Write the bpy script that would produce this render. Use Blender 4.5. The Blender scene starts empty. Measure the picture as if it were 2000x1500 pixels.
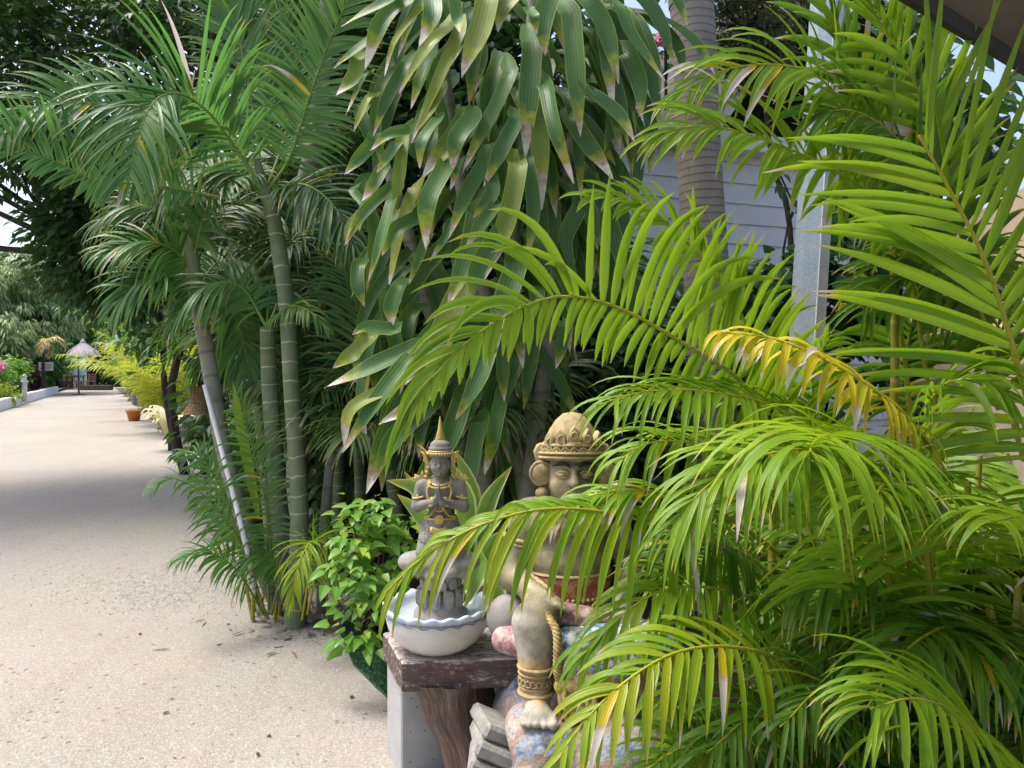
import bpy, math, random
import numpy as np
from mathutils import Vector, Matrix

# ------------------------------------------------------------------ camera, sky, sun, exposure
S = bpy.context.scene
C = S.collection
R = math.radians
CAM_H, F, PITCH = 1.6, 1500.0, math.atan(40 / 1500.0)      # pixel units of the 2000 px wide photo
cd = bpy.data.cameras.new("camera"); cam = bpy.data.objects.new("camera", cd); C.objects.link(cam)
cam.location = (0, 0, CAM_H); cam.rotation_euler = (R(90) - PITCH, 0, 0)
cd.sensor_width = 36; cd.lens = 36 * F / 2000; cd.clip_end = 6000; cd.clip_start = 0.05
S.camera = cam

SUN_EL, SUN_AZ = R(65), R(-80)                              # azimuth clockwise from +Y (away from the camera)
W = bpy.data.worlds.new("World"); S.world = W; W.use_nodes = True
nt = W.node_tree
sky = nt.nodes.new("ShaderNodeTexSky"); sky.sky_type = 'NISHITA'; sky.sun_disc = False
sky.sun_elevation = SUN_EL; sky.sun_rotation = SUN_AZ
sky.dust_density = 5; sky.air_density = .8; sky.ozone_density = .5
nt.links.new(sky.outputs[0], nt.nodes["Background"].inputs[0])
nt.nodes["Background"].inputs[1].default_value = 0.15
ld = bpy.data.lights.new("sun", 'SUN'); ld.energy = 1.45; ld.angle = R(20.0); ld.color = (1, .975, .93)
sun = bpy.data.objects.new("sun", ld); C.objects.link(sun)
sdir = Vector((math.sin(SUN_AZ) * math.cos(SUN_EL), math.cos(SUN_AZ) * math.cos(SUN_EL), math.sin(SUN_EL)))
sun.rotation_euler = sdir.to_track_quat('Z', 'Y').to_euler()
S.view_settings.view_transform = 'Standard'; S.view_settings.look = 'None'
S.view_settings.exposure = 1.32; S.view_settings.gamma = 1.0
S.render.engine = 'CYCLES'
S.cycles.use_denoising = True
S.cycles.max_bounces = 10; S.cycles.transmission_bounces = 8; S.cycles.diffuse_bounces = 5
S.cycles.sample_clamp_indirect = 6

rng = np.random.default_rng(7)
random.seed(7)

# ------------------------------------------------------------------ helpers
cp, sp = math.cos(PITCH), math.sin(PITCH)
def P(px, py, d):
    """point seen at photo pixel px,py at camera depth d"""
    x = (px - 1000) / F * d; yu = -(py - 750) / F * d
    return np.array([x, d * cp + yu * sp, CAM_H - d * sp + yu * cp])
def G(px, py):
    """ground point seen at photo pixel"""
    a = P(px, py, 1.0) - np.array([0, 0, CAM_H]); t = -CAM_H / a[2]
    return np.array([a[0] * t, a[1] * t, 0.0])
def proj(p):
    q = np.asarray(p, float) - np.array([0, 0, CAM_H])
    d = q[..., 1] * cp - q[..., 2] * sp; yu = q[..., 1] * sp + q[..., 2] * cp
    return 1000 + q[..., 0] / d * F, 750 - yu / d * F, d
def nrm(v):
    v = np.asarray(v, float); return v / np.maximum(np.linalg.norm(v, axis=-1, keepdims=True), 1e-9)
def crom(pts, n):
    """n points evenly spread along a Catmull-Rom curve"""
    p = np.asarray(pts, float)
    if len(p) == 2: p = np.array([p[0], (p[0] + p[1]) / 2, p[1]])
    q = np.vstack([2 * p[0] - p[1], p, 2 * p[-1] - p[-2]])
    out = []
    for i in range(1, len(q) - 2):
        t = np.linspace(0, 1, 16, endpoint=False)[:, None]
        a, b, c, d = q[i - 1], q[i], q[i + 1], q[i + 2]
        out.append(.5 * (2 * b + (c - a) * t + (2 * a - 5 * b + 4 * c - d) * t ** 2 + (3 * b - a - 3 * c + d) * t ** 3))
    out = np.vstack(out + [q[-2][None]])
    s = np.concatenate([[0], np.cumsum(np.linalg.norm(np.diff(out, axis=0), axis=1))])
    u = np.linspace(0, s[-1], n)
    return np.stack([np.interp(u, s, out[:, k]) for k in range(3)], 1)

class MB:
    """collects geometry with UVs and a per-vertex colour attribute, then links it as ONE mesh object"""
    def __init__(s): s.V = []; s.Q = []; s.U = []; s.A = []; s.M = []; s.n = 0
    def add(s, v, f, uv=None, a=(0, 0, 0, 1), mi=0):
        v = np.asarray(v, float).reshape(-1, 3); n = len(v)
        s.V.append(v); s.U.append(np.zeros((n, 2)) if uv is None else np.asarray(uv, float).reshape(-1, 2))
        a = np.asarray(a, float); s.A.append(np.broadcast_to(a, (n, 4)) if a.ndim == 1 else a)
        f = np.asarray(f, int)
        if f.shape[1] == 3: f = np.hstack([f, -np.ones((len(f), 1), int) - s.n])
        s.Q.append(f + s.n); s.M.append(np.full(len(f), mi)); s.n += n
    def build(s, name, mats, parent=None, smooth=True, loc=None):
        if not s.V: return None
        V = np.vstack(s.V); Q = np.vstack(s.Q); U = np.vstack(s.U); A = np.vstack(s.A); M = np.concatenate(s.M)
        off = np.zeros(3)
        root = parent
        while root is not None and root.parent is not None: root = root.parent
        if root is not None: off = np.array(root.location)
        elif loc is not None: off = np.asarray(loc, float)
        V = V - off
        me = bpy.data.meshes.new(name)
        keep = Q >= 0; tot = keep.sum(1); L = Q[keep]
        me.vertices.add(len(V)); me.vertices.foreach_set("co", V.ravel())
        me.loops.add(len(L)); me.loops.foreach_set("vertex_index", L)
        me.polygons.add(len(Q)); st = np.concatenate([[0], np.cumsum(tot)[:-1]])
        me.polygons.foreach_set("loop_start", st); me.polygons.foreach_set("loop_total", tot)
        me.polygons.foreach_set("material_index", M)
        me.polygons.foreach_set("use_smooth", np.full(len(Q), bool(smooth)))
        me.update(calc_edges=True)
        uvl = me.uv_layers.new(name="UVMap"); uvl.data.foreach_set("uv", U[L].ravel())
        at = me.attributes.new("leaf", 'FLOAT_COLOR', 'POINT'); at.data.foreach_set("color", np.ascontiguousarray(A).ravel())
        for m in (mats if isinstance(mats, (list, tuple)) else [mats]): me.materials.append(m)
        me.validate()
        o = bpy.data.objects.new(name, me); C.objects.link(o)
        if parent is not None: o.parent = parent
        elif loc is not None: o.location = off
        return o

def tag(o, label=None, cat=None, group=None, kind=None):
    if label: o["label"] = label
    if cat: o["category"] = cat
    if group: o["group"] = group
    if kind: o["kind"] = kind
    return o
def thing(name, label, cat, loc, group=None):
    o = bpy.data.objects.new(name, None); C.objects.link(o); o.location = tuple(float(k) for k in loc)
    o.empty_display_size = .1
    return tag(o, label, cat, group)

# --- primitive shapes added to an MB
def tube(mb, pts, rad, k=8, mi=0, a=(0, 0, 0, 1), caps=True, flat=1.0):
    pts = np.asarray(pts, float); n = len(pts)
    rad = np.interp(np.linspace(0, 1, n), np.linspace(0, 1, len(np.atleast_1d(rad))), np.atleast_1d(rad))
    T = nrm(np.gradient(pts, axis=0))
    ref = np.array([0, 0, 1.0]) if abs(T[0][2]) < .9 else np.array([0, 1.0, 0])
    s = nrm(np.cross(T, ref)); b = np.cross(s, T)
    th = np.linspace(0, 2 * math.pi, k + 1)
    v = pts[:, None] + rad[:, None, None] * (np.cos(th)[None, :, None] * s[:, None] + flat * np.sin(th)[None, :, None] * b[:, None])
    L = np.concatenate([[0], np.cumsum(np.linalg.norm(np.diff(pts, axis=0), axis=1))])
    uv = np.stack(np.broadcast_arrays((th / (2 * math.pi))[None], L[:, None]), -1)
    i, j = np.meshgrid(np.arange(n - 1), np.arange(k), indexing='ij'); q = i * (k + 1) + j
    f = np.stack([q, q + 1, q + k + 2, q + k + 1], -1).reshape(-1, 4)
    mb.add(v, f, uv, a, mi)
    if caps:
        for e in (0, n - 1):
            cv = np.vstack([pts[e][None], v[e][:-1]]); idx = np.arange(k)
            f3 = np.stack([np.zeros(k, int), 1 + idx, 1 + (idx + 1) % k], 1)
            mb.add(cv, f3 if e else f3[:, ::-1], np.full((k + 1, 2), .5), a, mi)
def lathe(mb, c, prof, k=32, mi=0, sx=1.0, sy=1.0, wob=None, a=(0, 0, 0, 1)):
    """prof: list of (r, z); wob(theta, t)->radius factor"""
    c = np.asarray(c, float); pr = np.asarray(prof, float); n = len(pr)
    th = np.linspace(0, 2 * math.pi, k + 1)
    r = pr[:, 0][:, None] * np.ones(k + 1)[None]
    z = pr[:, 1][:, None] * np.ones(k + 1)[None]
    if wob is not None:
        dr, dz = wob(th[None], np.linspace(0, 1, n)[:, None]); r = r * dr; z = z + dz
    v = np.stack([r * np.cos(th) * sx, r * np.sin(th) * sy, z], -1) + c
    uv = np.stack(np.broadcast_arrays((th / 6.2832)[None], np.linspace(0, 1, n)[:, None]), -1)
    i, j = np.meshgrid(np.arange(n - 1), np.arange(k), indexing='ij'); q = i * (k + 1) + j
    mb.add(v, np.stack([q, q + 1, q + k + 2, q + k + 1], -1).reshape(-1, 4), uv, a, mi)
def ell(mb, c, r, M=None, mi=0, nu=16, nv=10):
    u = np.linspace(0, 2 * math.pi, nu + 1); w = np.linspace(-math.pi / 2, math.pi / 2, nv + 1)
    v = np.stack([np.cos(w)[:, None] * np.cos(u)[None], np.cos(w)[:, None] * np.sin(u)[None], np.sin(w)[:, None] * np.ones(nu + 1)[None]], -1) * np.asarray(r, float)
    if M is not None: v = v @ np.asarray(M, float).T
    v = v + np.asarray(c, float)
    uv = np.stack(np.broadcast_arrays((u / 6.2832)[None], np.linspace(0, 1, nv + 1)[:, None]), -1)
    i, j = np.meshgrid(np.arange(nv), np.arange(nu), indexing='ij'); q = i * (nu + 1) + j
    mb.add(v, np.stack([q, q + 1, q + nu + 2, q + nu + 1], -1).reshape(-1, 4), uv, mi=mi)
def rotz(a): return np.array([[math.cos(a), -math.sin(a), 0], [math.sin(a), math.cos(a), 0], [0, 0, 1]])
def roty(a): return np.array([[math.cos(a), 0, math.sin(a)], [0, 1, 0], [-math.sin(a), 0, math.cos(a)]])
def rotx(a): return np.array([[1, 0, 0], [0, math.cos(a), -math.sin(a)], [0, math.sin(a), math.cos(a)]])
def box(mb, c, h, M=None, bev=.004, mi=0, taper=(1, 1)):
    """box of half sizes h with chamfered edges"""
    h = np.asarray(h, float); b = min(bev, h.min() * .45)
    v = []; 
    for sx in (-1, 1):
        for sy in (-1, 1):
            for sz in (-1, 1):
                s = np.array([sx, sy, sz])
                for ax in range(3):
                    p = s * (h - b); p[ax] = s[ax] * h[ax]; v.append(p)
    v = np.array(v)
    t = (v[:, 2] + h[2]) / (2 * h[2])
    v[:, 0] *= 1 + (taper[0] - 1) * t; v[:, 1] *= 1 + (taper[1] - 1) * t
    def I(sx, sy, sz, ax): return ((sx > 0) * 4 + (sy > 0) * 2 + (sz > 0)) * 3 + ax
    q, tr = [], []
    for ax in range(3):
        o = [k for k in range(3) if k != ax]
        for s in (-1, 1):
            ring = []
            for (a, bb) in ((-1, -1), (1, -1), (1, 1), (-1, 1)):
                sg = [0, 0, 0]; sg[ax] = s; sg[o[0]] = a; sg[o[1]] = bb; ring.append(I(*sg, ax))
            q.append(ring)
    for ax in range(3):
        o = [k for k in range(3) if k != ax]
        for a in (-1, 1):
            for bb in (-1, 1):
                e = []
                for s in (-1, 1):
                    sg = [0, 0, 0]; sg[ax] = s; sg[o[0]] = a; sg[o[1]] = bb; e.append((I(*sg, o[0]), I(*sg, o[1])))
                q.append([e[0][0], e[1][0], e[1][1], e[0][1]])
    for sx in (-1, 1):
        for sy in (-1, 1):
            for sz in (-1, 1): tr.append([I(sx, sy, sz, k) for k in range(3)])
    if M is not None: v = v @ np.asarray(M, float).T
    v = v + np.asarray(c, float)
    mb.add(v, q, mi=mi); mb.Q[-1] = mb.Q[-1]
    mb.add(v, tr, mi=mi)
def fix_normals(o):
    import bmesh
    bm = bmesh.new(); bm.from_mesh(o.data); bmesh.ops.remove_doubles(bm, verts=bm.verts, dist=1e-5)
    bmesh.ops.recalc_face_normals(bm, faces=bm.faces); bm.to_mesh(o.data); bm.free(); return o

# --- leaves
def prof_lance(t): return (.45 + .55 * np.clip(t / .16, 0, 1) ** .7) * np.clip((1 - t) / .45, 0, 1) ** .8
def prof_oval(t): return np.sin(np.pi * np.clip(t, 0, 1) ** .8) ** .8
def prof_heart(t): return np.clip(t / .18, 0, 1) ** .6 * np.clip((1 - t) / .82, 0, 1) ** .75
def prof_strap(t): return np.clip(.35 + t / .25 * .65, 0, 1) * np.clip((1 - t) / .28, 0, 1) ** .8
def leaves(mb, P0, D0, N0, L, Wd, droop, segs=6, fold=.25, prof=prof_lance, attr=None, mi=0, wave=0.0):
    P0 = np.asarray(P0, float); m = len(P0)
    if m == 0: return
    D = nrm(D0); N0 = nrm(N0); L = np.broadcast_to(L, m); Wd = np.broadcast_to(Wd, m); droop = np.broadcast_to(droop, m)
    g = np.array([0, 0, -1.0]); pts = [P0]; dirs = [D]
    for i in range(segs):
        D = nrm(D + g * (droop * (.35 + 1.3 * (i + .5) / segs) / segs)[:, None]); dirs.append(D)
        pts.append(pts[-1] + D * (L / segs)[:, None])
    pts = np.stack(pts, 1); T = np.stack(dirs, 1)
    s = nrm(np.cross(T, N0[:, None])); n2 = np.cross(s, T)
    t = np.linspace(0, 1, segs + 1); w = (Wd[:, None] * np.maximum(prof(t), .015)[None]) * .5
    if wave:
        ph = rng.uniform(0, 6.28, (m, 1)); wv = wave * np.sin(t[None] * 9 + ph) * Wd[:, None]
    else: wv = np.zeros((m, segs + 1))
    dn = (fold * w)[..., None] * n2
    v = np.stack([pts - s * w[..., None] + dn + wv[..., None] * n2, pts - dn * .3, pts + s * w[..., None] + dn - wv[..., None] * n2], 2)
    uv = np.stack(np.broadcast_arrays(np.array([0, .5, 1.])[None, None], t[None, :, None] * np.ones((m, 1, 1))), -1)
    base = (np.arange(m) * (segs + 1) * 3)[:, None, None]
    i = np.arange(segs)[None, :, None] * 3; j = np.arange(2)[None, None]
    q = base + i + j
    f = np.stack([q, q + 1, q + 4, q + 3], -1).reshape(-1, 4)
    if attr is None: attr = np.stack([rng.random(m), np.zeros(m), np.zeros(m), np.ones(m)], 1)
    mb.add(v.reshape(-1, 3), f, uv.reshape(-1, 2), np.repeat(attr, (segs + 1) * 3, 0), mi)
def strap(mb, ctrl, Wd, n, segs=12, fold=.3, attr=(.5, 0, 0, 1), prof=prof_strap, mi=0, wave=.0, seed=0.0):
    """one broad leaf along control points"""
    pts = crom(ctrl, segs + 1); T = nrm(np.gradient(pts, axis=0)); s = nrm(np.cross(T, np.asarray(n, float)[None])); n2 = np.cross(s, T)
    t = np.linspace(0, 1, segs + 1); w = Wd * .5 * np.maximum(prof(t), .02)
    cols = np.array([-1, -.5, 0, .5, 1.])
    lift = (np.abs(cols) ** 1.3)[None] * (fold * w)[:, None]
    wv = wave * Wd * (np.sin(t * 10 + seed)[:, None] * np.clip(cols, 0, 1)[None] + np.sin(t * 8.3 + seed * 2.1 + 1)[:, None] * np.clip(-cols, 0, 1)[None])
    v = pts[:, None] + s[:, None] * (cols[None] * w[:, None])[..., None] + n2[:, None] * (lift + wv)[..., None]
    uv = np.stack(np.broadcast_arrays(np.linspace(0, 1, 5)[None], t[:, None]), -1)
    i, j = np.meshgrid(np.arange(segs), np.arange(4), indexing='ij'); q = i * 5 + j
    mb.add(v.reshape(-1, 3), np.stack([q, q + 1, q + 6, q + 5], -1).reshape(-1, 4), uv.reshape(-1, 2), attr, mi)

def frond_geo(ml, ms, ctrl, n=(0, 0, 1), L=.45, Wd=.034, N=34, t0=.22, ang=(72, 24), droop=.9, lift=.25, yellow=0., brown=.04,
              r=(.010, .002), sides=(1, 1), jit=.15, segs=8, apow=1.1, tipL=.42, drt=0., angup=None):
    N = int(N * 1.28); Wd = Wd * .80; pts = crom(ctrl, 40); T = nrm(np.gradient(pts, axis=0))
    tube(ms, pts, r, 6)
    for sd in (1, -1):
        sc = sides[0] if sd > 0 else sides[1]
        if sc <= 0: continue
        t = t0 + (1 - t0) * (np.arange(N) + rng.uniform(-.25, .25, N) + (.25 if sd > 0 else -.25)) / N
        t = np.clip(t, t0, .995); u = (t - t0) / (1 - t0)
        p = np.stack([np.interp(t, np.linspace(0, 1, 40), pts[:, k]) for k in range(3)], 1)
        tt = nrm(np.stack([np.interp(t, np.linspace(0, 1, 40), T[:, k]) for k in range(3)], 1))
        nn = np.asarray(n, float)[None] - (tt @ np.asarray(n, float))[:, None] * tt; nn = nrm(nn)
        s = np.cross(tt, nn) * sd
        a = np.radians(ang[0] + (ang[1] - ang[0]) * u ** apow + rng.normal(0, 5, N))
        if angup is not None and sd > 0: a = np.radians(np.interp(u, [q[0] for q in angup], [q[1] for q in angup]) + rng.normal(0, 3.5, N))
        lf = lift * (1 + rng.normal(0, .35, N))
        d = tt * np.cos(a)[:, None] + s * np.sin(a)[:, None] + nn * lf[:, None] + rng.normal(0, jit * .5, (N, 3))
        odd = rng.random(N) < .06; d = d + odd[:, None] * rng.normal(0, .35, (N, 3))
        ln = L * sc * np.interp(u, [0, .12, .35, .7, 1], [.5, .85, 1, .5 + .5 * max(tipL, .6) if tipL > .6 else .8, tipL]) * rng.uniform(.86, 1.1, N)
        ln = np.where(rng.random(N) < .05, ln * rng.uniform(.35, .7, N), ln)
        wd = Wd * np.interp(u, [0, .15, .6, 1], [.6, 1, .95, .5]) * rng.uniform(.65, 1.2, N)
        dr = droop * rng.uniform(.7, 1.35, N) * (1 + drt * u)
        ye = np.clip(yellow + rng.normal(-.05, .11, N) + .25 * yellow * u, 0, 1)
        br = np.where(rng.random(N) < .35, brown * rng.uniform(.6, 2.4, N), brown * rng.uniform(0, 1, N))
        dead = rng.random(N) < brown * .25; ye[dead] = 1; br[dead] = rng.uniform(.5, .95, dead.sum())
        A = np.stack([rng.random(N), ye, np.clip(br, 0, 1), np.ones(N)], 1)
        leaves(ml, p, d, nn + s * .1, ln, wd, dr, segs, .32, prof_lance, A)
def frond(parent, ctrl, mats, name="frond", **k):
    ml, ms = MB(), MB(); frond_geo(ml, ms, ctrl, **k)
    o = ml.build(name, mats[0], parent); ms.build("stalk", mats[1], o); return o
def arc(base, az, el, L, arch, n=7, hook=1.3):
    """control points of an arching frond: az from +Y clockwise, el start elevation, arch total bend (radians)"""
    p = np.asarray(base, float); out = [p]
    for i in range(n):
        e = el - arch * ((i + .5) / n) ** hook
        p = p + np.array([math.sin(az) * math.cos(e), math.cos(az) * math.cos(e), math.sin(e)]) * L / n; out.append(p)
    return out
def px(l): return [P(*q) for q in l]

def cloud(mb, cen, rad, n_clump, per, rc, L, Wd, droop=.4, segs=2, shell=.55, prof=prof_oval, down=.3, fold=.3, flat=.7, ye=0., mi=0):
    """leaf clumps spread through an ellipsoid; returns the clump centres"""
    cen = np.asarray(cen, float); rad = np.asarray(rad, float)
    d = nrm(rng.normal(0, 1, (n_clump, 3))); rr = shell + (1 - shell) * rng.random(n_clump) ** .6
    cc = cen + d * rad * rr[:, None]
    ct = np.repeat(cc, per, 0); dd = nrm(rng.normal(0, 1, (len(ct), 3))); 
    sz = np.repeat(rng.uniform(.6, 1.35, n_clump), per)
    p = ct + dd * (rc * sz * rng.random(len(ct)) ** .5)[:, None] * np.array([1, 1, flat])
    D = dd * np.array([1, 1, .5]) + np.array([0, 0, -down]) + nrm(p - cen) * .3
    Nn = np.array([0, 0, 1.]) + rng.normal(0, .5, (len(ct), 3)) + dd * .3
    A = np.stack([np.clip(np.repeat(rng.random(n_clump), per) * .6 + rng.random(len(ct)) * .4, 0, 1), np.clip(ye * rng.random(len(ct)), 0, 1), np.zeros(len(ct)), np.ones(len(ct))], 1)
    leaves(mb, p, D, Nn, L * rng.uniform(.65, 1.25, len(ct)), Wd * rng.uniform(.7, 1.2, len(ct)), droop, segs, fold, prof, A, mi)
    return cc

# ------------------------------------------------------------------ materials
def nodes(name):
    m = bpy.data.materials.new(name); m.use_nodes = True; t = m.node_tree; b = t.nodes["Principled BSDF"]; return m, t, b
def N_(t, typ, **k):
    n = t.nodes.new(typ)
    for a, v in k.items(): setattr(n, a, v)
    return n
def mixc(t, fac, a, b, blend='MIX'):
    n = t.nodes.new("ShaderNodeMix"); n.data_type = 'RGBA'; n.blend_type = blend
    for i, v in ((0, fac), (6, a), (7, b)):
        if hasattr(v, "links"): t.links.new(v, n.inputs[i])
        else: n.inputs[i].default_value = v if i == 0 else (*v[:3], 1)
    return n.outputs[2]
def math_(t, op, a, b=None, c=None, clamp=False):
    n = t.nodes.new("ShaderNodeMath"); n.operation = op; n.use_clamp = clamp
    for i, v in enumerate((a, b, c)):
        if v is None: continue
        if hasattr(v, "links"): t.links.new(v, n.inputs[i])
        else: n.inputs[i].default_value = v
    return n.outputs[0]
def ramp(t, fac, stops):
    n = t.nodes.new("ShaderNodeValToRGB"); e = n.color_ramp.elements
    while len(e) < len(stops): e.new(.5)
    for k, (p, c) in zip(e, stops): k.position = p; k.color = (*(c if hasattr(c, "__len__") else (c, c, c)), 1)
    t.links.new(fac, n.inputs[0]); return n.outputs[0]
def noise(t, scale, detail=4, rough=.6, vec=None, dist=0.):
    n = N_(t, "ShaderNodeTexNoise"); n.inputs["Scale"].default_value = scale; n.inputs["Detail"].default_value = detail
    n.inputs["Roughness"].default_value = rough; n.inputs["Distortion"].default_value = dist
    if vec is None: vec = N_(t, "ShaderNodeTexCoord").outputs["Object"]
    t.links.new(vec, n.inputs["Vector"]); return n.outputs[0]
def scaled(t, vec, s):
    n = N_(t, "ShaderNodeMapping"); n.inputs["Scale"].default_value = s; t.links.new(vec, n.inputs["Vector"]); return n.outputs[0]
def bump(t, b, h, strength=.3, dist=.01):
    n = N_(t, "ShaderNodeBump"); n.inputs["Strength"].default_value = strength; n.inputs["Distance"].default_value = dist
    t.links.new(h, n.inputs["Height"]); t.links.new(n.outputs[0], b.inputs["Normal"])

def leafmat(name, a, b_, yel=(.55, .42, .02), tipA=(.42, .30, .18), tipB=(.62, .56, .50), trans=.4, tcol=None, rough=.42, vein=7, veinamt=.18, edge=None, tipblend=.10, spec=.4, midrib=None, edgew=.07, spots=False):
    m, t, b = nodes(name)
    at = N_(t, "ShaderNodeAttribute", attribute_name="leaf"); sep = N_(t, "ShaderNodeSeparateColor"); t.links.new(at.outputs["Color"], sep.inputs[0])
    uv = N_(t, "ShaderNodeUVMap", uv_map="UVMap"); su = N_(t, "ShaderNodeSeparateXYZ"); t.links.new(uv.outputs[0], su.inputs[0])
    col = mixc(t, sep.outputs[0], a, b_)
    nz = noise(t, 9, 3); col = mixc(t, math_(t, 'MULTIPLY', nz, .35), col, tuple(k * .55 for k in a))
    # long parallel veins
    wv = math_(t, 'SINE', math_(t, 'MULTIPLY', su.outputs[0], vein * 6.2832)); wv01 = math_(t, 'MULTIPLY_ADD', wv, .5, .5)
    col = mixc(t, math_(t, 'MULTIPLY', wv01, veinamt), col, tuple(min(1, k * 1.9 + .02) for k in b_))
    if midrib:
        c = math_(t, 'LESS_THAN', math_(t, 'ABSOLUTE', math_(t, 'SUBTRACT', su.outputs[0], .5)), .035); col = mixc(t, math_(t, 'MULTIPLY', c, .7), col, midrib)
    if edge:
        e = math_(t, 'ABSOLUTE', math_(t, 'SUBTRACT', su.outputs[0], .5)); e = ramp(t, e, [(.5 - 2 * edgew, 0), (.5 - edgew * .4, 1)]); col = mixc(t, e, col, edge)
    col = mixc(t, sep.outputs[1], col, yel)
    if spots:
        sn = noise(t, 75, 2, .5); col = mixc(t, ramp(t, sn, [(.68, 0), (.74, .8)]), col, (.20, .12, .03)); lb = noise(t, 5, 3); col = mixc(t, ramp(t, lb, [(.6, 0), (.78, .25)]), col, yel)
    # dry tip: where v > 1 - blue
    nb = noise(t, 26, 3); vv = math_(t, 'ADD', su.outputs[1], math_(t, 'MULTIPLY', math_(t, 'SUBTRACT', nb, .5), .24))
    x = math_(t, 'SUBTRACT', vv, math_(t, 'SUBTRACT', 1.0, sep.outputs[2]))
    yl = math_(t, 'MULTIPLY_ADD', x, 1 / tipblend, 1.0, clamp=True); yl = math_(t, 'MULTIPLY', yl, math_(t, 'GREATER_THAN', sep.outputs[2], .01))
    dr = math_(t, 'MULTIPLY', x, 1 / (tipblend * .25), clamp=True)
    dr = math_(t, 'MULTIPLY', dr, math_(t, 'GREATER_THAN', sep.outputs[2], .01))
    col = mixc(t, math_(t, 'MULTIPLY', yl, .75), col, yel)
    tip = mixc(t, math_(t, 'MULTIPLY', x, 9, clamp=True), tipA, tipB)
    col = mixc(t, dr, col, tip)
    t.links.new(col, b.inputs["Base Color"]); b.inputs["Roughness"].default_value = rough
    b.inputs["Specular IOR Level"].default_value = spec
    bump(t, b, wv01, .25, .002)
    tr = N_(t, "ShaderNodeBsdfTranslucent")
    tc = mixc(t, dr, mixc(t, .6, col, tcol if tcol else tuple(min(1, k * 2.2) for k in b_)), col) 
    t.links.new(tc, tr.inputs[0])
    mx = N_(t, "ShaderNodeMixShader"); mx.inputs[0].default_value = trans
    t.links.new(b.outputs[0], mx.inputs[1]); t.links.new(tr.outputs[0], mx.inputs[2])
    t.links.new(mx.outputs[0], t.nodes["Material Output"].inputs[0]); return m
def flat(name, c, rough=.6, metal=0., var=.25, scale=12, bmp=.2, spec=.3, c2=None, detail=5):
    m, t, b = nodes(name); nz = noise(t, scale, detail)
    col = mixc(t, ramp(t, nz, [(.3, 0), (.7, 1)]), c, c2 if c2 else tuple(k * (1 - var * 1.6) for k in c))
    t.links.new(col, b.inputs["Base Color"]); b.inputs["Roughness"].default_value = rough; b.inputs["Metallic"].default_value = metal
    b.inputs["Specular IOR Level"].default_value = spec
    if bmp: bump(t, b, noise(t, scale * 4, 4), bmp, .006)
    return m
def ringbark(name, c, c2, ringc, step=.09, rough=.7, blotch=.5, ringw=.07):
    m, t, b = nodes(name)
    uv = N_(t, "ShaderNodeUVMap", uv_map="UVMap"); su = N_(t, "ShaderNodeSeparateXYZ"); t.links.new(uv.outputs[0], su.inputs[0])
    ob = N_(t, "ShaderNodeTexCoord").outputs["Object"]
    wob = math_(t, 'MULTIPLY', math_(t, 'SUBTRACT', noise(t, 6, 2), .5), step * .55)
    v = math_(t, 'DIVIDE', math_(t, 'ADD', su.outputs[1], wob), step); fr = math_(t, 'FRACT', v)
    ring = math_(t, 'LESS_THAN', fr, ringw * 2)
    n1 = noise(t, 5, 5, .65); col = mixc(t, ramp(t, n1, [(.5 - blotch * .3, 0), (.5 + blotch * .3, 1)]), c, c2)
    st = noise(t, 14, 4, .6, scaled(t, ob, (5, 5, .7))); col = mixc(t, math_(t, 'MULTIPLY', st, .35), col, tuple(k * .45 for k in c))
    n3 = noise(t, 1.3, 2); rf = math_(t, 'MULTIPLY', ring, math_(t, 'MULTIPLY_ADD', n3, .9, .2), clamp=True)
    col = mixc(t, rf, col, ringc)
    t.links.new(col, b.inputs["Base Color"]); b.inputs["Roughness"].default_value = rough; b.inputs["Specular IOR Level"].default_value = .25
    h = math_(t, 'ADD', math_(t, 'MULTIPLY', math_(t, 'LESS_THAN', fr, ringw * 2.2), -1), math_(t, 'MULTIPLY', st, .6)); bump(t, b, h, .5, .006)
    return m

M = {}
# foreground yellow-green areca, tall left palms, broad-leaved dragon tree and so on
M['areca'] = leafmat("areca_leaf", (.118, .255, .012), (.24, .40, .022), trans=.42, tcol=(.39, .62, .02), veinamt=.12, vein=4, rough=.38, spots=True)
M['areca_shade'] = leafmat("areca_leaf_shaded", (.052, .15, .012), (.11, .24, .02), trans=.38, tcol=(.23, .47, .02), veinamt=.1, vein=4, rough=.4, spots=True)  # darker areca copy, the clump's inner shade put into its colour
M['areca_yellow'] = leafmat("areca_leaf_yellowed", (.40, .42, .02), (.60, .50, .03), yel=(.68, .52, .03), tipA=(.6, .5, .36), tipB=(.75, .7, .62), trans=.4, tcol=(.8, .62, .03), veinamt=.1, vein=4, spots=True)
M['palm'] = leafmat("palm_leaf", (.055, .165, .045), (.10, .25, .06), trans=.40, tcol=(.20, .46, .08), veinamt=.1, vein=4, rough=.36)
M['palm_shade'] = leafmat("palm_leaf_shaded", (.035, .10, .03), (.06, .15, .035), trans=.33, tcol=(.12, .30, .04), veinamt=.1, vein=4, rough=.4)  # darker palm copy, shade among the rear fronds put into its colour
M['dracaena'] = leafmat("dracaena_leaf", (.032, .098, .026), (.070, .165, .036), yel=(.42, .42, .05), tipA=(.34, .21, .11), tipB=(.74, .69, .60), trans=.28, tcol=(.24, .45, .04), veinamt=.28, vein=6.5, rough=.45, tipblend=.09, spec=.35, edge=(.22, .32, .07), edgew=.03, spots=True)
M['variegated'] = leafmat("variegated_leaf", (.10, .22, .03), (.2, .33, .06), edge=(.72, .70, .38), trans=.3, veinamt=.1, vein=3)
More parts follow.
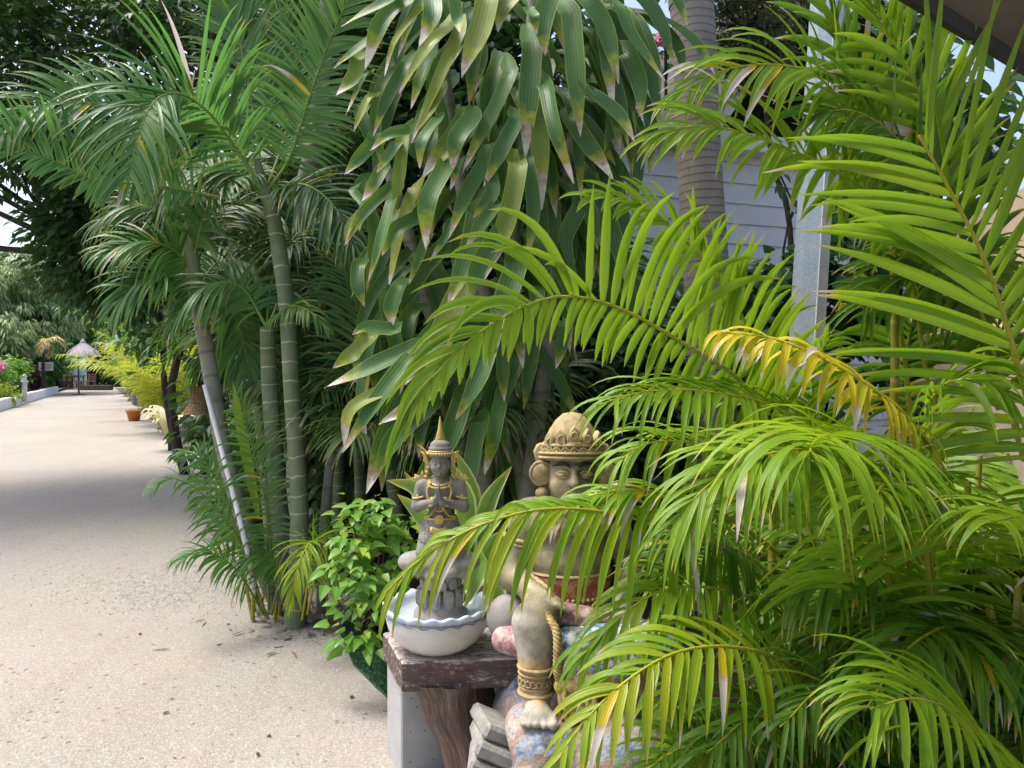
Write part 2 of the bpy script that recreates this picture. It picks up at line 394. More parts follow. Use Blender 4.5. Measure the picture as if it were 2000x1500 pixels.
M['bush'] = leafmat("bush_leaf", (.10, .27, .03), (.16, .36, .05), yel=(.40, .52, .06), trans=.35, tcol=(.28, .55, .04), vein=1, veinamt=.0, midrib=(.3, .5, .12), rough=.4)
M['canopy'] = leafmat("canopy_leaf", (.035, .085, .03), (.07, .15, .045), trans=.3, tcol=(.12, .28, .03), vein=1, veinamt=0, rough=.4)
M['mango'] = leafmat("hazy_mango_leaf", (.13, .25, .10), (.28, .38, .17), yel=(.35, .35, .06), trans=.3, vein=1, veinamt=0, rough=.35)  # leaf colour lightened to stand in for distance haze
M['midtree'] = leafmat("broad_leaf", (.045, .12, .03), (.09, .2, .04), trans=.32, tcol=(.2, .42, .05), vein=1, veinamt=0, rough=.4)
M['vine'] = leafmat("vine_leaf", (.03, .09, .035), (.06, .15, .05), trans=.3, tcol=(.12, .30, .06), vein=1, veinamt=0, midrib=(.12, .22, .10), rough=.32)
M['olive'] = leafmat("olive_twig_leaf", (.09, .12, .045), (.15, .18, .07), trans=.25, vein=1, veinamt=0)
M['farareca'] = leafmat("far_areca_leaf", (.20, .30, .025), (.36, .42, .04), yel=(.6, .45, .04), trans=.4, tcol=(.5, .6, .04), vein=3, veinamt=.1)
M['purple'] = leafmat("purple_leaf", (.09, .03, .05), (.16, .06, .08), trans=.25, vein=1, veinamt=0)
M['cream'] = leafmat("cream_leaf", (.55, .52, .22), (.70, .66, .38), trans=.3, vein=3, veinamt=.1)
M['pink'] = leafmat("pink_petal", (.62, .08, .28), (.75, .2, .42), yel=(.8, .4, .5), trans=.35, vein=1, veinamt=0)
M['yellowflower'] = leafmat("yellow_petal", (.75, .55, .03), (.8, .6, .05), trans=.3, vein=1, veinamt=0)
M['stalk'] = flat("palm_stalk", (.42, .36, .03), .45, c2=(.28, .32, .03), scale=5, bmp=0)
M['stalk_green'] = flat("palm_stalk_green", (.20, .26, .05), .45, c2=(.11, .18, .04), scale=6, bmp=0)
M['cane'] = ringbark("areca_cane", (.36, .30, .03), (.22, .24, .04), (.42, .34, .16), .11)
M['trunk_green'] = ringbark("green_ringed_trunk", (.10, .145, .05), (.22, .25, .16), (.46, .44, .34), .115, blotch=.8, ringw=.035)
M['trunk_grey'] = ringbark("grey_ringed_trunk", (.33, .29, .25), (.23, .195, .165), (.12, .098, .085), .05, blotch=.5, ringw=.11)
M['trunk_pale'] = ringbark("pale_trunk", (.30, .29, .24), (.20, .20, .15), (.14, .13, .10), .16)
M['bark'] = flat("bark", (.075, .058, .045), .9, c2=(.035, .028, .022), scale=8, bmp=.6)
M['sheath'] = flat("leaf_sheath", (.27, .30, .17), .5, c2=(.14, .19, .07), scale=4, bmp=.1)

def mat_ground():
    m, t, b = nodes("coral_sand"); ob = N_(t, "ShaderNodeTexCoord").outputs["Object"]
    big = noise(t, .35, 4, .6, ob); mid = noise(t, 2.4, 5, .65, ob); fine = noise(t, 55, 5, .75, ob)
    col = mixc(t, ramp(t, big, [(.35, 0), (.65, 1)]), (.328, .310, .268), (.28, .266, .234))
    col = mixc(t, ramp(t, mid, [(.45, 0), (.75, .6)]), col, (.315, .285, .25))
    mp = N_(t, "ShaderNodeMapping"); mp.inputs["Rotation"].default_value = (0, 0, R(-29)); mp.inputs["Scale"].default_value = (4.5, .22, 1); t.links.new(ob, mp.inputs["Vector"])
    trk = noise(t, 1.0, 4, .6, mp.outputs[0], .3); col = mixc(t, ramp(t, trk, [(.52, 0), (.66, .5)]), col, (.27, .25, .22))
    stain = noise(t, .9, 3, .5, ob); col = mixc(t, ramp(t, stain, [(.62, 0), (.72, .35)]), col, (.46, .33, .21))
    vo = N_(t, "ShaderNodeTexVoronoi"); vo.inputs["Scale"].default_value = 150; t.links.new(ob, vo.inputs["Vector"])
    sc = N_(t, "ShaderNodeSeparateColor"); t.links.new(vo.outputs["Color"], sc.inputs[0])
    col = mixc(t, ramp(t, sc.outputs[0], [(.0, .5), (.22, 0), (.75, 0), (1, .0)]), col, (.20, .17, .145))
    col = mixc(t, ramp(t, sc.outputs[1], [(.6, 0), (1, .6)]), col, (.54, .51, .46))
    vo2 = N_(t, "ShaderNodeTexVoronoi"); vo2.inputs["Scale"].default_value = 24; t.links.new(ob, vo2.inputs["Vector"])
    s2 = N_(t, "ShaderNodeSeparateColor"); t.links.new(vo2.outputs["Color"], s2.inputs[0])
    dk = math_(t, 'MULTIPLY', math_(t, 'GREATER_THAN', s2.outputs[0], .93), math_(t, 'LESS_THAN', vo2.outputs["Distance"], .28)); col = mixc(t, math_(t, 'MULTIPLY', dk, .7), col, (.13, .10, .085))
    col = mixc(t, math_(t, 'MULTIPLY', fine, .25), col, (.25, .22, .18))
    t.links.new(col, b.inputs["Base Color"]); b.inputs["Roughness"].default_value = .95; b.inputs["Specular IOR Level"].default_value = .1
    h = math_(t, 'ADD', math_(t, 'MULTIPLY', vo.outputs["Distance"], -.5), math_(t, 'ADD', math_(t, 'MULTIPLY', mid, 2.5), fine)); bump(t, b, h, .55, .012)
    return m
M['sand'] = mat_ground()
M['soil'] = flat("dark_soil", (.10, .078, .055), .95, c2=(.05, .04, .03), scale=9, bmp=.7)
M['pebble'] = flat("pebble", (.50, .47, .42), .85, c2=(.20, .19, .18), scale=18, bmp=0)
M['deadleaf'] = flat("dead_leaf", (.09, .06, .035), .8, c2=(.04, .03, .02), scale=30, bmp=0)
def mat_turf():
    m, t, b = nodes("artificial_turf"); n = noise(t, 160, 3); col = mixc(t, ramp(t, n, [(.35, 0), (.65, 1)]), (.012, .055, .02), (.04, .14, .05))
    t.links.new(col, b.inputs["Base Color"]); b.inputs["Roughness"].default_value = .8; bump(t, b, n, 1., .01); return m
M['turf'] = mat_turf()
M['white'] = flat("white_paint", (.74, .75, .76), .6, c2=(.60, .62, .64), scale=3, bmp=.05)
M['siding'] = flat("white_siding", (.66, .67, .69), .55, c2=(.56, .57, .60), scale=2.5, bmp=.05)
M['fascia'] = flat("white_fascia", (.72, .74, .75), .5, c2=(.6, .62, .63), scale=4, bmp=.03)
M['darkroof'] = flat("dark_roof", (.05, .05, .055), .7, c2=(.03, .03, .03), scale=5)
M['soffit'] = flat("soffit_board", (.17, .15, .145), .7, c2=(.12, .105, .10), scale=3, bmp=.1)
M['beige'] = flat("cream_render", (.58, .46, .33), .85, c2=(.48, .37, .26), scale=6, bmp=.25)
M['beigedark'] = flat("cream_plinth", (.40, .33, .25), .9, c2=(.30, .25, .19), scale=7, bmp=.3)
def mat_galv():
    m, t, b = nodes("galvanised_steel"); vo = N_(t, "ShaderNodeTexVoronoi"); vo.inputs["Scale"].default_value = 120
    t.links.new(N_(t, "ShaderNodeTexCoord").outputs["Object"], vo.inputs["Vector"]); sc = N_(t, "ShaderNodeSeparateColor"); t.links.new(vo.outputs["Color"], sc.inputs[0])
    nz = noise(t, 7, 5); f = math_(t, 'ADD', math_(t, 'MULTIPLY', sc.outputs[0], .35), math_(t, 'MULTIPLY', nz, .65))
    t.links.new(ramp(t, f, [(.3, (.31, .37, .425)), (.7, (.42, .48, .535))]), b.inputs["Base Color"])
    b.inputs["Metallic"].default_value = .35; b.inputs["Roughness"].default_value = .5; return m
M['galv'] = mat_galv()
def mat_concrete():
    m, t, b = nodes("grey_concrete"); col = mixc(t, ramp(t, noise(t, 4, 5), [(.35, 0), (.65, 1)]), (.40, .40, .39), (.30, .30, .295))
    vo = N_(t, "ShaderNodeTexVoronoi"); vo.inputs["Scale"].default_value = 38; t.links.new(N_(t, "ShaderNodeTexCoord").outputs["Object"], vo.inputs["Vector"])
    sc = N_(t, "ShaderNodeSeparateColor"); t.links.new(vo.outputs["Color"], sc.inputs[0])
    pit = math_(t, 'MULTIPLY', math_(t, 'LESS_THAN', vo.outputs["Distance"], .16), math_(t, 'GREATER_THAN', sc.outputs[0], .72))
    col = mixc(t, pit, col, (.13, .13, .13)); t.links.new(col, b.inputs["Base Color"]); b.inputs["Roughness"].default_value = .85
    bump(t, b, math_(t, 'ADD', math_(t, 'MULTIPLY', pit, -2), noise(t, 60, 4)), .25, .004); return m
M['concrete'] = mat_concrete()
def mat_plank():
    m, t, b = nodes("worn_painted_plank"); ob = N_(t, "ShaderNodeTexCoord").outputs["Object"]
    g = noise(t, 9, 6, .7, scaled(t, ob, (1, 4, 4))); n2 = noise(t, 30, 5, .8, scaled(t, ob, (1, 2.5, 2.5)))
    geo = N_(t, "ShaderNodeNewGeometry"); sx = N_(t, "ShaderNodeSeparateXYZ"); t.links.new(geo.outputs["Normal"], sx.inputs[0])
    up = math_(t, 'MULTIPLY', math_(t, 'GREATER_THAN', sx.outputs[2], .5), .10)
    base = mixc(t, ramp(t, g, [(.35, 0), (.7, 1)]), (.075, .045, .04), (.12, .085, .075))
    wear = ramp(t, math_(t, 'ADD', math_(t, 'ADD', math_(t, 'MULTIPLY', n2, .65), math_(t, 'MULTIPLY', g, .35)), up), [(.53, 0), (.62, .85)])
    col = mixc(t, wear, base, (.46, .40, .37)); t.links.new(col, b.inputs["Base Color"]); b.inputs["Roughness"].default_value = .85
    bump(t, b, math_(t, 'ADD', g, math_(t, 'MULTIPLY', wear, .4)), .5, .004); return m
M['plank'] = mat_plank()
def mat_driftwood():
    m, t, b = nodes("weathered_wood"); uv = N_(t, "ShaderNodeUVMap", uv_map="UVMap").outputs[0]
    g = noise(t, 7, 7, .72, scaled(t, uv, (7, .9, 1)), .6)
    col = ramp(t, g, [(.28, (.035, .02, .015)), (.5, (.16, .11, .08)), (.72, (.33, .26, .20))]); t.links.new(col, b.inputs["Base Color"])
    b.inputs["Roughness"].default_value = .85; bump(t, b, g, .9, .015); return m
M['driftwood'] = mat_driftwood()
M['glaze'] = flat("white_glaze", (.70, .69, .66), .35, c2=(.50, .47, .42), scale=7, bmp=.04, spec=.45, detail=8)
M['blueglaze'] = flat("blue_grey_glaze", (.38, .46, .55), .3, c2=(.55, .60, .65), scale=14, bmp=.05, spec=.5)
M['darkstripe'] = flat("blue_line_glaze", (.12, .17, .24), .35, c2=(.2, .26, .33), scale=20, bmp=0)
M['stone'] = flat("grey_stone", (.235, .23, .20), .8, c2=(.12, .12, .10), scale=16, bmp=.35)
M['stone2'] = flat("carved_stone", (.30, .285, .26), .85, c2=(.17, .16, .15), scale=9, bmp=.5)
M['slabstone'] = flat('rough_slab', (.34, .33, .30), .9, c2=(.20, .195, .18), scale=22, bmp=.8, detail=8)
M['gold'] = flat("gold_paint", (.56, .44, .13), .5, metal=.15, c2=(.33, .25, .09), scale=22, bmp=.3)
M['wornGold'] = flat("worn_gold", (.46, .37, .18), .7, metal=.05, c2=(.20, .145, .085), scale=24, bmp=.5, detail=8)
def mat_sarong():
    m, t, b = nodes("scaled_cloth_stone"); ob = N_(t, "ShaderNodeTexCoord").outputs["Object"]
    vo = N_(t, "ShaderNodeTexVoronoi"); vo.inputs["Scale"].default_value = 95; t.links.new(ob, vo.inputs["Vector"])
    t.links.new(mixc(t, vo.outputs["Distance"], (.25, .245, .215), (.11, .11, .095)), b.inputs["Base Color"]); b.inputs["Roughness"].default_value = .75; bump(t, b, vo.outputs["Distance"], .8, .005); return m
M['sarong'] = mat_sarong()
def mat_bigbody():
    m, t, b = nodes("patinated_painted_stone"); ob = N_(t, "ShaderNodeTexCoord").outputs["Object"]
    sx = N_(t, "ShaderNodeSeparateXYZ"); t.links.new(ob, sx.inputs[0]); n1 = noise(t, 9, 5, .65, ob); n2 = noise(t, 22, 5, .7, ob)
    skin = ramp(t, n1, [(.32, (.06, .055, .04)), (.48, (.17, .155, .09)), (.58, (.25, .215, .12)), (.68, (.40, .34, .15))])
    leg = ramp(t, n2, [(.3, (.16, .14, .105)), (.45, (.28, .25, .195)), (.62, (.40, .375, .31))])
    och = ramp(t, n2, [(.3, (.30, .17, .085)), (.6, (.48, .33, .15))])
    z = math_(t, 'ADD', sx.outputs[2], math_(t, 'MULTIPLY', math_(t, 'SUBTRACT', n1, .5), .06))
    f1 = ramp(t, z, [(.735, 0), (.755, 1)])
    f0 = ramp(t, z, [(.46, 0), (.47, 1), (.58, 1), (.62, 0)])
    col = mixc(t, f1, mixc(t, f0, leg, och), skin); t.links.new(col, b.inputs["Base Color"]); b.inputs["Roughness"].default_value = .6
    bump(t, b, n2, .4, .006); return m
M['bigbody'] = mat_bigbody()
def mat_patch(name, stops, scale, bm=.5):
    m, t, b = nodes(name); n1 = noise(t, scale, 5, .65); t.links.new(ramp(t, n1, stops), b.inputs["Base Color"]); b.inputs["Roughness"].default_value = .75
    bump(t, b, noise(t, scale * 5, 5), bm, .008); return m
M['paintbase'] = mat_patch("flaking_painted_rock", [(.30, (.06, .06, .055)), (.39, (.15, .19, .26)), (.44, (.27, .30, .34)), (.47, (.25, .225, .19)), (.52, (.30, .165, .14)), (.56, (.31, .265, .22)), (.63, (.40, .37, .32)), (.70, (.12, .11, .10))], 11, .9)
M['sash'] = mat_patch("red_gold_sash", [(.35, (.22, .06, .05)), (.5, (.32, .10, .07)), (.6, (.45, .30, .12))], 30)
M['pinkcloth'] = mat_patch("faded_pink_paint", [(.34, (.12, .085, .08)), (.44, (.26, .13, .125)), (.52, (.36, .22, .21)), (.6, (.42, .37, .32))], 17, .7)
M['bluecloth'] = mat_patch("blue_white_stripe_paint", [(.36, (.06, .08, .10)), (.44, (.08, .18, .28)), (.50, (.22, .33, .42)), (.54, (.46, .44, .40)), (.7, (.54, .51, .46))], 34)
M['braid'] = mat_patch("gold_braid", [(.35, (.14, .09, .035)), (.5, (.36, .26, .09)), (.65, (.52, .40, .17))], 24)
M['eyewhite'] = flat("painted_eye", (.52, .44, .16), .5, scale=30, bmp=0)
M['dark'] = flat("dark_paint", (.02, .02, .02), .5, bmp=0)
M['black'] = flat("black_metal", (.03, .03, .032), .5, bmp=.05)
M['cane_weave'] = flat("wicker", (.36, .24, .14), .8, c2=(.22, .14, .08), scale=40, bmp=.5)
M['thatch'] = mat_patch("pale_thatch", [(.35, (.34, .27, .29)), (.5, (.50, .43, .45)), (.65, (.62, .56, .58))], 12)
M['brownwood'] = flat("brown_wood", (.30, .15, .075), .6, c2=(.18, .085, .045), scale=6)
M['terracotta'] = flat("orange_pot", (.55, .20, .05), .6, c2=(.42, .15, .04), scale=6)
M['greypot'] = flat("grey_pot", (.13, .13, .15), .6, scale=6)
M['turquoise'] = flat("turquoise_paint", (.30, .68, .70), .6, c2=(.45, .75, .76), scale=2, bmp=0)
M['rope'] = flat("white_pipe", (.70, .70, .70), .5, c2=(.5, .5, .5), scale=10, bmp=.05)
def mat_sea():
    m, t, b = nodes("sea_water"); b.inputs["Base Color"].default_value = (.10, .46, .50, 1); b.inputs["Roughness"].default_value = .25
    bump(t, b, noise(t, 1.5, 4), .3, .1); return m
M['sea'] = mat_sea()

# ------------------------------------------------------------------ ground
PD = np.array([-.485, .874, 0]); PR = np.array([.874, .485, 0])       # along the path / to its right
mb = MB(); mb.add([(-300, -60, 0), (300, -60, 0), (300, 62, 0), (-300, 62, 0)], [(0, 1, 2, 3)])
tag(mb.build("ground", M['sand'], smooth=False), kind="structure")
mb = MB(); mb.add([(-1500, 62, -.5), (1500, 62, -.5), (1500, 4000, -.5), (-1500, 4000, -.5)], [(0, 1, 2, 3)])
tag(mb.build("sea", M['sea'], smooth=False), kind="structure")
E0 = np.array([-1.05, 4.55, 0])                                        # where the planting begins, right of the path
edge = [G(640, 1238)]
for k in range(1, 46): edge.append(E0 + PD * k * 1.15 + PR * (.12 * math.sin(k * 1.7) + .08 * math.sin(k * 3.1) + .35))
edge[0] = E0 + PR * .3
near = [np.array([-.1, 3.7, 0]), np.array([.05, 3.0, 0]), np.array([.1, 1.2, 0]), np.array([2.6, .6, 0])]
mb = MB(); left = near[::-1] + edge
vs = []
for p in left: vs.append(p + np.array([0, 0, .004]))
far_ = [p + np.array([30, 12, .004]) for p in left]
n = len(vs); mb.add(np.array(vs + far_), [(i, n + i, n + i + 1, i + 1) for i in range(n - 1)])
tag(fix_normals(mb.build("soil", M['soil'], smooth=False)), kind="structure")
# artificial turf mat under the bench
tp = [G(664, 1240), G(690, 1300), G(735, 1345), G(790, 1395), np.array([.1, 3.5, 0]), np.array([.25, 4.0, 0]), np.array([-.2, 4.35, 0]), G(672, 1215)]
mb = MB(); c_ = np.mean(tp, 0)
top = [p + np.array([0, 0, .012]) for p in tp]; bot = [p + np.array([0, 0, .001]) for p in tp]; k = len(tp)
mb.add(np.array([c_ + [0, 0, .012]] + top), [(0, 1 + i, 1 + (i + 1) % k) for i in range(k)])
mb.add(np.array(top + bot), [(i, (i + 1) % k, k + (i + 1) % k, k + i) for i in range(k)])
bl = 9000; tt = rng.random((bl, 1)); ia = rng.integers(0, k, bl); ta = np.array(tp)
pb = c_ + (ta[ia] + (ta[(ia + 1) % k] - ta[ia]) * rng.random((bl, 1)) - c_) * np.sqrt(tt) + [0, 0, .01]
leaves(mb, pb, np.array([0, 0, 1.]) + rng.normal(0, .35, (bl, 3)), rng.normal(0, 1, (bl, 3)), .018, .004, .2, 2)
tag(fix_normals(mb.build("turf", M['turf'], smooth=False)), kind="stuff", label="dark green artificial turf mat behind the concrete block", cat="turf")

# loose gravel: one mass of pebbles
def pebbles(mb, P_, r):
    d = np.array([(1, 0, 0), (-1, 0, 0), (0, 1, 0), (0, -1, 0), (0, 0, 1), (0, 0, -1)], float)
    f = np.array([(0, 2, 4), (2, 1, 4), (1, 3, 4), (3, 0, 4), (2, 0, 5), (1, 2, 5), (3, 1, 5), (0, 3, 5)])
    m = len(P_); sc = rng.uniform(.6, 1.3, (m, 6, 3)); v = P_[:, None] + d[None] * r[:, None, None] * sc * np.array([1, 1, .7])
    ff = (np.arange(m) * 6)[:, None, None] + f[None]; mb.add(v.reshape(-1, 3), ff.reshape(-1, 3))
mb = MB()
q = np.array([G(x, y) for x, y in zip(rng.uniform(0, 760, 5200), 1010 + 490 * rng.random(5200) ** .8)])
pebbles(mb, q, rng.uniform(.002, .006, len(q)))
q = np.array([G(x, y) for x, y in zip(rng.normal(300, 90, 2600), rng.normal(1150, 22, 2600))]); pebbles(mb, q, rng.uniform(.004, .011, len(q)))
tag(mb.build("gravel", M['pebble'], smooth=False), "loose grey gravel scattered over the pale sand path", "gravel", kind="stuff")
for (x, y) in [(520, 1437), (505, 1480), (236, 1395), (500, 1172), (272, 1242), (443, 1219), (662, 1410), (25, 1362), (340, 1480), (318, 1397), (230, 1085), (300, 1130), (95, 968), (205, 970), (160, 1090), (463, 1360), (570, 1385), (690, 1360), (200, 1240), (340, 1365)]:
    g = G(x, y); mb = MB(); a = rng.uniform(0, 6.28); l = rng.uniform(.018, .04)
    strap(mb, [g + [0, 0, .004], g + np.array([math.cos(a), math.sin(a), 0]) * l * .5 + [0, 0, .007], g + np.array([math.cos(a), math.sin(a), 0]) * l + [0, 0, .006]], l * .42, (.1, .1, 1), 5, .25, prof=prof_oval)
    tag(mb.build("fallen_leaf", M['deadleaf'], loc=g), "small dark curled fallen leaf lying on the pale sand path", "leaf", "fallen leaves on the sand path")

# dry litter and fibre along the foot of the planting
mb = MB(); nl = 900; tt = rng.random(nl) ** 1.6 * 9; q = E0 + PD * tt[:, None] + PR * (rng.normal(.1, .16, nl) + .08 * np.sin(tt * 3))[:, None]; q[:, 2] = .006
q2 = np.array([-.95, 4.75, 0]) + rng.normal(0, 1, (500, 3)) * [.32, .22, 0]; q2[:, 2] = .008; q = np.vstack([q, q2]); nl = len(q)
leaves(mb, q, rng.normal(0, 1, (nl, 3)) * [1, 1, .12], np.array([0, 0, 1.]) + rng.normal(0, .3, (nl, 3)), rng.uniform(.02, .11, nl), rng.uniform(.004, .016, nl), .1, 3, .3)
tag(mb.build("leaf_litter", flat("dry_litter", (.21, .155, .10), .9, c2=(.10, .07, .045), scale=4, bmp=0)), "dry brown leaf litter along the foot of the palms", "leaf litter", kind="stuff")

# ------------------------------------------------------------------ carved figures: smooth unions of tapered limbs, meshed by surface nets
def cap(a, b, ra, rb): return ('cap', np.array(a, float), np.array(b, float), ra, rb)
def elp(c, r, Mx=None): return ('ell', np.array(c, float), np.array(r, float), Mx)
def sdf_mesh(mb, prims, vox, mi=0):
    lo, hi = [], []
    for op, k, pr in prims:
        if op == 'sub': continue
        if pr[0] == 'cap': r = max(pr[3], pr[4]); lo.append(np.minimum(pr[1], pr[2]) - r); hi.append(np.maximum(pr[1], pr[2]) + r)
        else: r = pr[2].max(); lo.append(pr[1] - r); hi.append(pr[1] + r)
    lo = np.min(lo, 0) - 4 * vox; hi = np.max(hi, 0) + 4 * vox
    n = np.ceil((hi - lo) / vox).astype(int) + 1
    D = np.full(n, .05, np.float32)
    for op, k, pr in prims:
        if pr[0] == 'cap': r = max(pr[3], pr[4]); l = np.minimum(pr[1], pr[2]) - r; h = np.maximum(pr[1], pr[2]) + r
        else: r = pr[2].max(); l = pr[1] - r; h = pr[1] + r
        mg = max(k, .01) + 3 * vox
        a = np.clip(((l - mg - lo) / vox).astype(int), 0, n - 1); b = np.clip(((h + mg - lo) / vox).astype(int) + 2, 1, n)
        ax = [lo[i] + vox * np.arange(a[i], b[i]) for i in range(3)]
        p = np.stack(np.meshgrid(*ax, indexing='ij'), -1)
        if pr[0] == 'cap':
            ba = pr[2] - pr[1]; t = np.clip(((p - pr[1]) @ ba) / max(ba @ ba, 1e-9), 0, 1)
            d = np.linalg.norm(p - pr[1] - t[..., None] * ba, axis=-1) - (pr[3] + (pr[4] - pr[3]) * t)
        else:
            q = p - pr[1]
            if pr[3] is not None: q = q @ np.asarray(pr[3])
            k0 = np.linalg.norm(q / pr[2], axis=-1); k1 = np.linalg.norm(q / pr[2] ** 2, axis=-1); d = k0 * (k0 - 1) / np.maximum(k1, 1e-6)
        sl = tuple(slice(a[i], b[i]) for i in range(3)); o = D[sl]
        if op == 'add':
            hh = np.maximum(k - np.abs(o - d), 0) / k; D[sl] = np.minimum(o, d) - hh * hh * k * .25
        else:
            d = -d; hh = np.maximum(k - np.abs(o - d), 0) / k; D[sl] = np.maximum(o, d) + hh * hh * k * .25
    ins = D < 0; nx, ny, nz = D.shape
    cs = np.zeros((nx - 1, ny - 1, nz - 1, 3)); cn = np.zeros((nx - 1, ny - 1, nz - 1))
    def sub(A, o): return A[o[0]:nx - 1 + o[0], o[1]:ny - 1 + o[1], o[2]:nz - 1 + o[2]]
    for ax in range(3):
        o1, o2 = [k for k in range(3) if k != ax]
        for i in (0, 1):
            for j in (0, 1):
                s0 = [0, 0, 0]; s0[o1] = i; s0[o2] = j; s1 = list(s0); s1[ax] = 1
                d0, d1 = sub(D, s0), sub(D, s1); m = (d0 < 0) != (d1 < 0)
                t = np.where(m, d0 / np.where(m, d0 - d1, 1), 0)
                for c in range(3): cs[..., c] += m * (s0[c] + (t if c == ax else 0))
                cn += m
    act = cn > 0; idx = -np.ones(act.shape, int); idx[act] = np.arange(act.sum())
    cell = np.argwhere(act); V = lo + vox * (cell + cs[act] / cn[act][:, None])
    Fq = []
    for ax in range(3):
        o1, o2 = (ax + 1) % 3, (ax + 2) % 3
        A = [slice(None)] * 3; B = [slice(None)] * 3; A[ax] = slice(0, -1); B[ax] = slice(1, None)
        m = ins[tuple(A)] != ins[tuple(B)]; e = np.argwhere(m)
        e = e[(e[:, o1] > 0) & (e[:, o2] > 0) & (e[:, o1] < D.shape[o1] - 1) & (e[:, o2] < D.shape[o2] - 1)]
        u = np.zeros(3, int); u[o1] = 1; w = np.zeros(3, int); w[o2] = 1
        q = np.stack([idx[tuple((e - u - w).T)], idx[tuple((e - w).T)], idx[tuple(e.T)], idx[tuple((e - u).T)]], 1)
        fl = ~ins[tuple(e.T)]; q[fl] = q[fl][:, ::-1]; Fq.append(q)
    Fq = np.vstack(Fq); Fq = Fq[(Fq >= 0).all(1)]
    # one smoothing pass
    nb = np.zeros_like(V); ct = np.zeros(len(V))
    for i in range(4):
        np.add.at(nb, Fq[:, i], V[Fq[:, (i + 1) % 4]]); np.add.at(ct, Fq[:, i], 1)
    V = V * .5 + .5 * nb / np.maximum(ct, 1)[:, None]
    mb.add(V, Fq, mi=mi)
def ring(mb, c, rx, ry, r, Mx=None, n=28, k=7, a0=0, a1=2 * math.pi, mi=0):
    t = np.linspace(a0, a1, n); p = np.stack([rx * np.cos(t), ry * np.sin(t), 0 * t], -1)
    if Mx is not None: p = p @ np.asarray(Mx).T
    tube(mb, p + np.asarray(c), r, k, mi)
def beads(mb, pts, n, r):
    for p in crom(pts, n): ell(mb, p, (r, r, r), nu=8, nv=6)
def plate(mb, c, outline, th, Mx=None):
    """raised pointed ornament with a rounded back: outline of (x, z)"""
    o = np.array(outline, float); k = len(o); ce = o.mean(0)
    fr = np.array([[x * .82 + ce[0] * .18, -th, z * .82 + ce[1] * .18] for x, z in o]); md = np.array([[x, 0, z] for x, z in o]); bk = np.array([[x * .8 + ce[0] * .2, th, z * .8 + ce[1] * .2] for x, z in o])
    v = np.vstack([[[ce[0], -th * 1.3, ce[1]]], fr, md, bk, [[ce[0], th * 1.2, ce[1]]]])
    if Mx is not None: v = v @ np.asarray(Mx).T
    i = np.arange(k); j = (i + 1) % k
    mb.add(v + np.asarray(c), np.vstack([np.stack([1 + i, 1 + k + i, 1 + k + j, 1 + j], 1), np.stack([1 + k + i, 1 + 2 * k + i, 1 + 2 * k + j, 1 + k + j], 1)]))
    mb.add(v + np.asarray(c), np.vstack([np.stack([0 * i, 1 + i, 1 + j], 1), np.stack([0 * i + 3 * k + 1, 1 + 2 * k + j, 1 + 2 * k + i], 1)]))

# ---- the white bowl
BO = P(855, 1262, 3.0); SC = .002
bowl = thing("bowl", "round white glazed bowl with scalloped blue rim on the end of the bench", "bowl", BO)
mb = MB()
def scal(th, t): return 1 + .025 * np.cos(th * 22) * np.clip((np.minimum(t, 1 - np.abs(t - .62)) - .5) / .4, 0, 1) * (t < .9), .004 * np.cos(th * 22) * np.exp(-((t - .62) / .12) ** 2)
lathe(mb, BO, [(0, .002), (.09, 0), (.125, .008), (.165, .042), (.192, .085), (.2, .12), (.198, .143), (.2, .15)], 64)
mb.build("body", M['glaze'], bowl)
mb = MB(); lathe(mb, BO, [(.197, .143), (.205, .148), (.21, .156), (.212, .166), (.206, .172), (.198, .17), (.188, .162), (.182, .15), (.175, .13), (.1, .115), (0, .112)], 110, wob=lambda th, t: (1 + .018 * np.cos(th * 20) * np.exp(-((t - .3) / .22) ** 2), .006 * np.cos(th * 20) * np.exp(-((t - .35) / .25) ** 2)))
mb.build("rim", M['blueglaze'], bowl)
mb = MB(); t = np.linspace(0, 2 * math.pi, 161); rr = .2045
for dz, tk in ((.138, .0022), (.146, .0018)):
    tube(mb, BO + np.stack([rr * np.cos(t), rr * np.sin(t), dz + .0045 * np.cos(20 * t)], 1), tk, 6, caps=False)
mb.build("painted_line", M['darkstripe'], bowl)

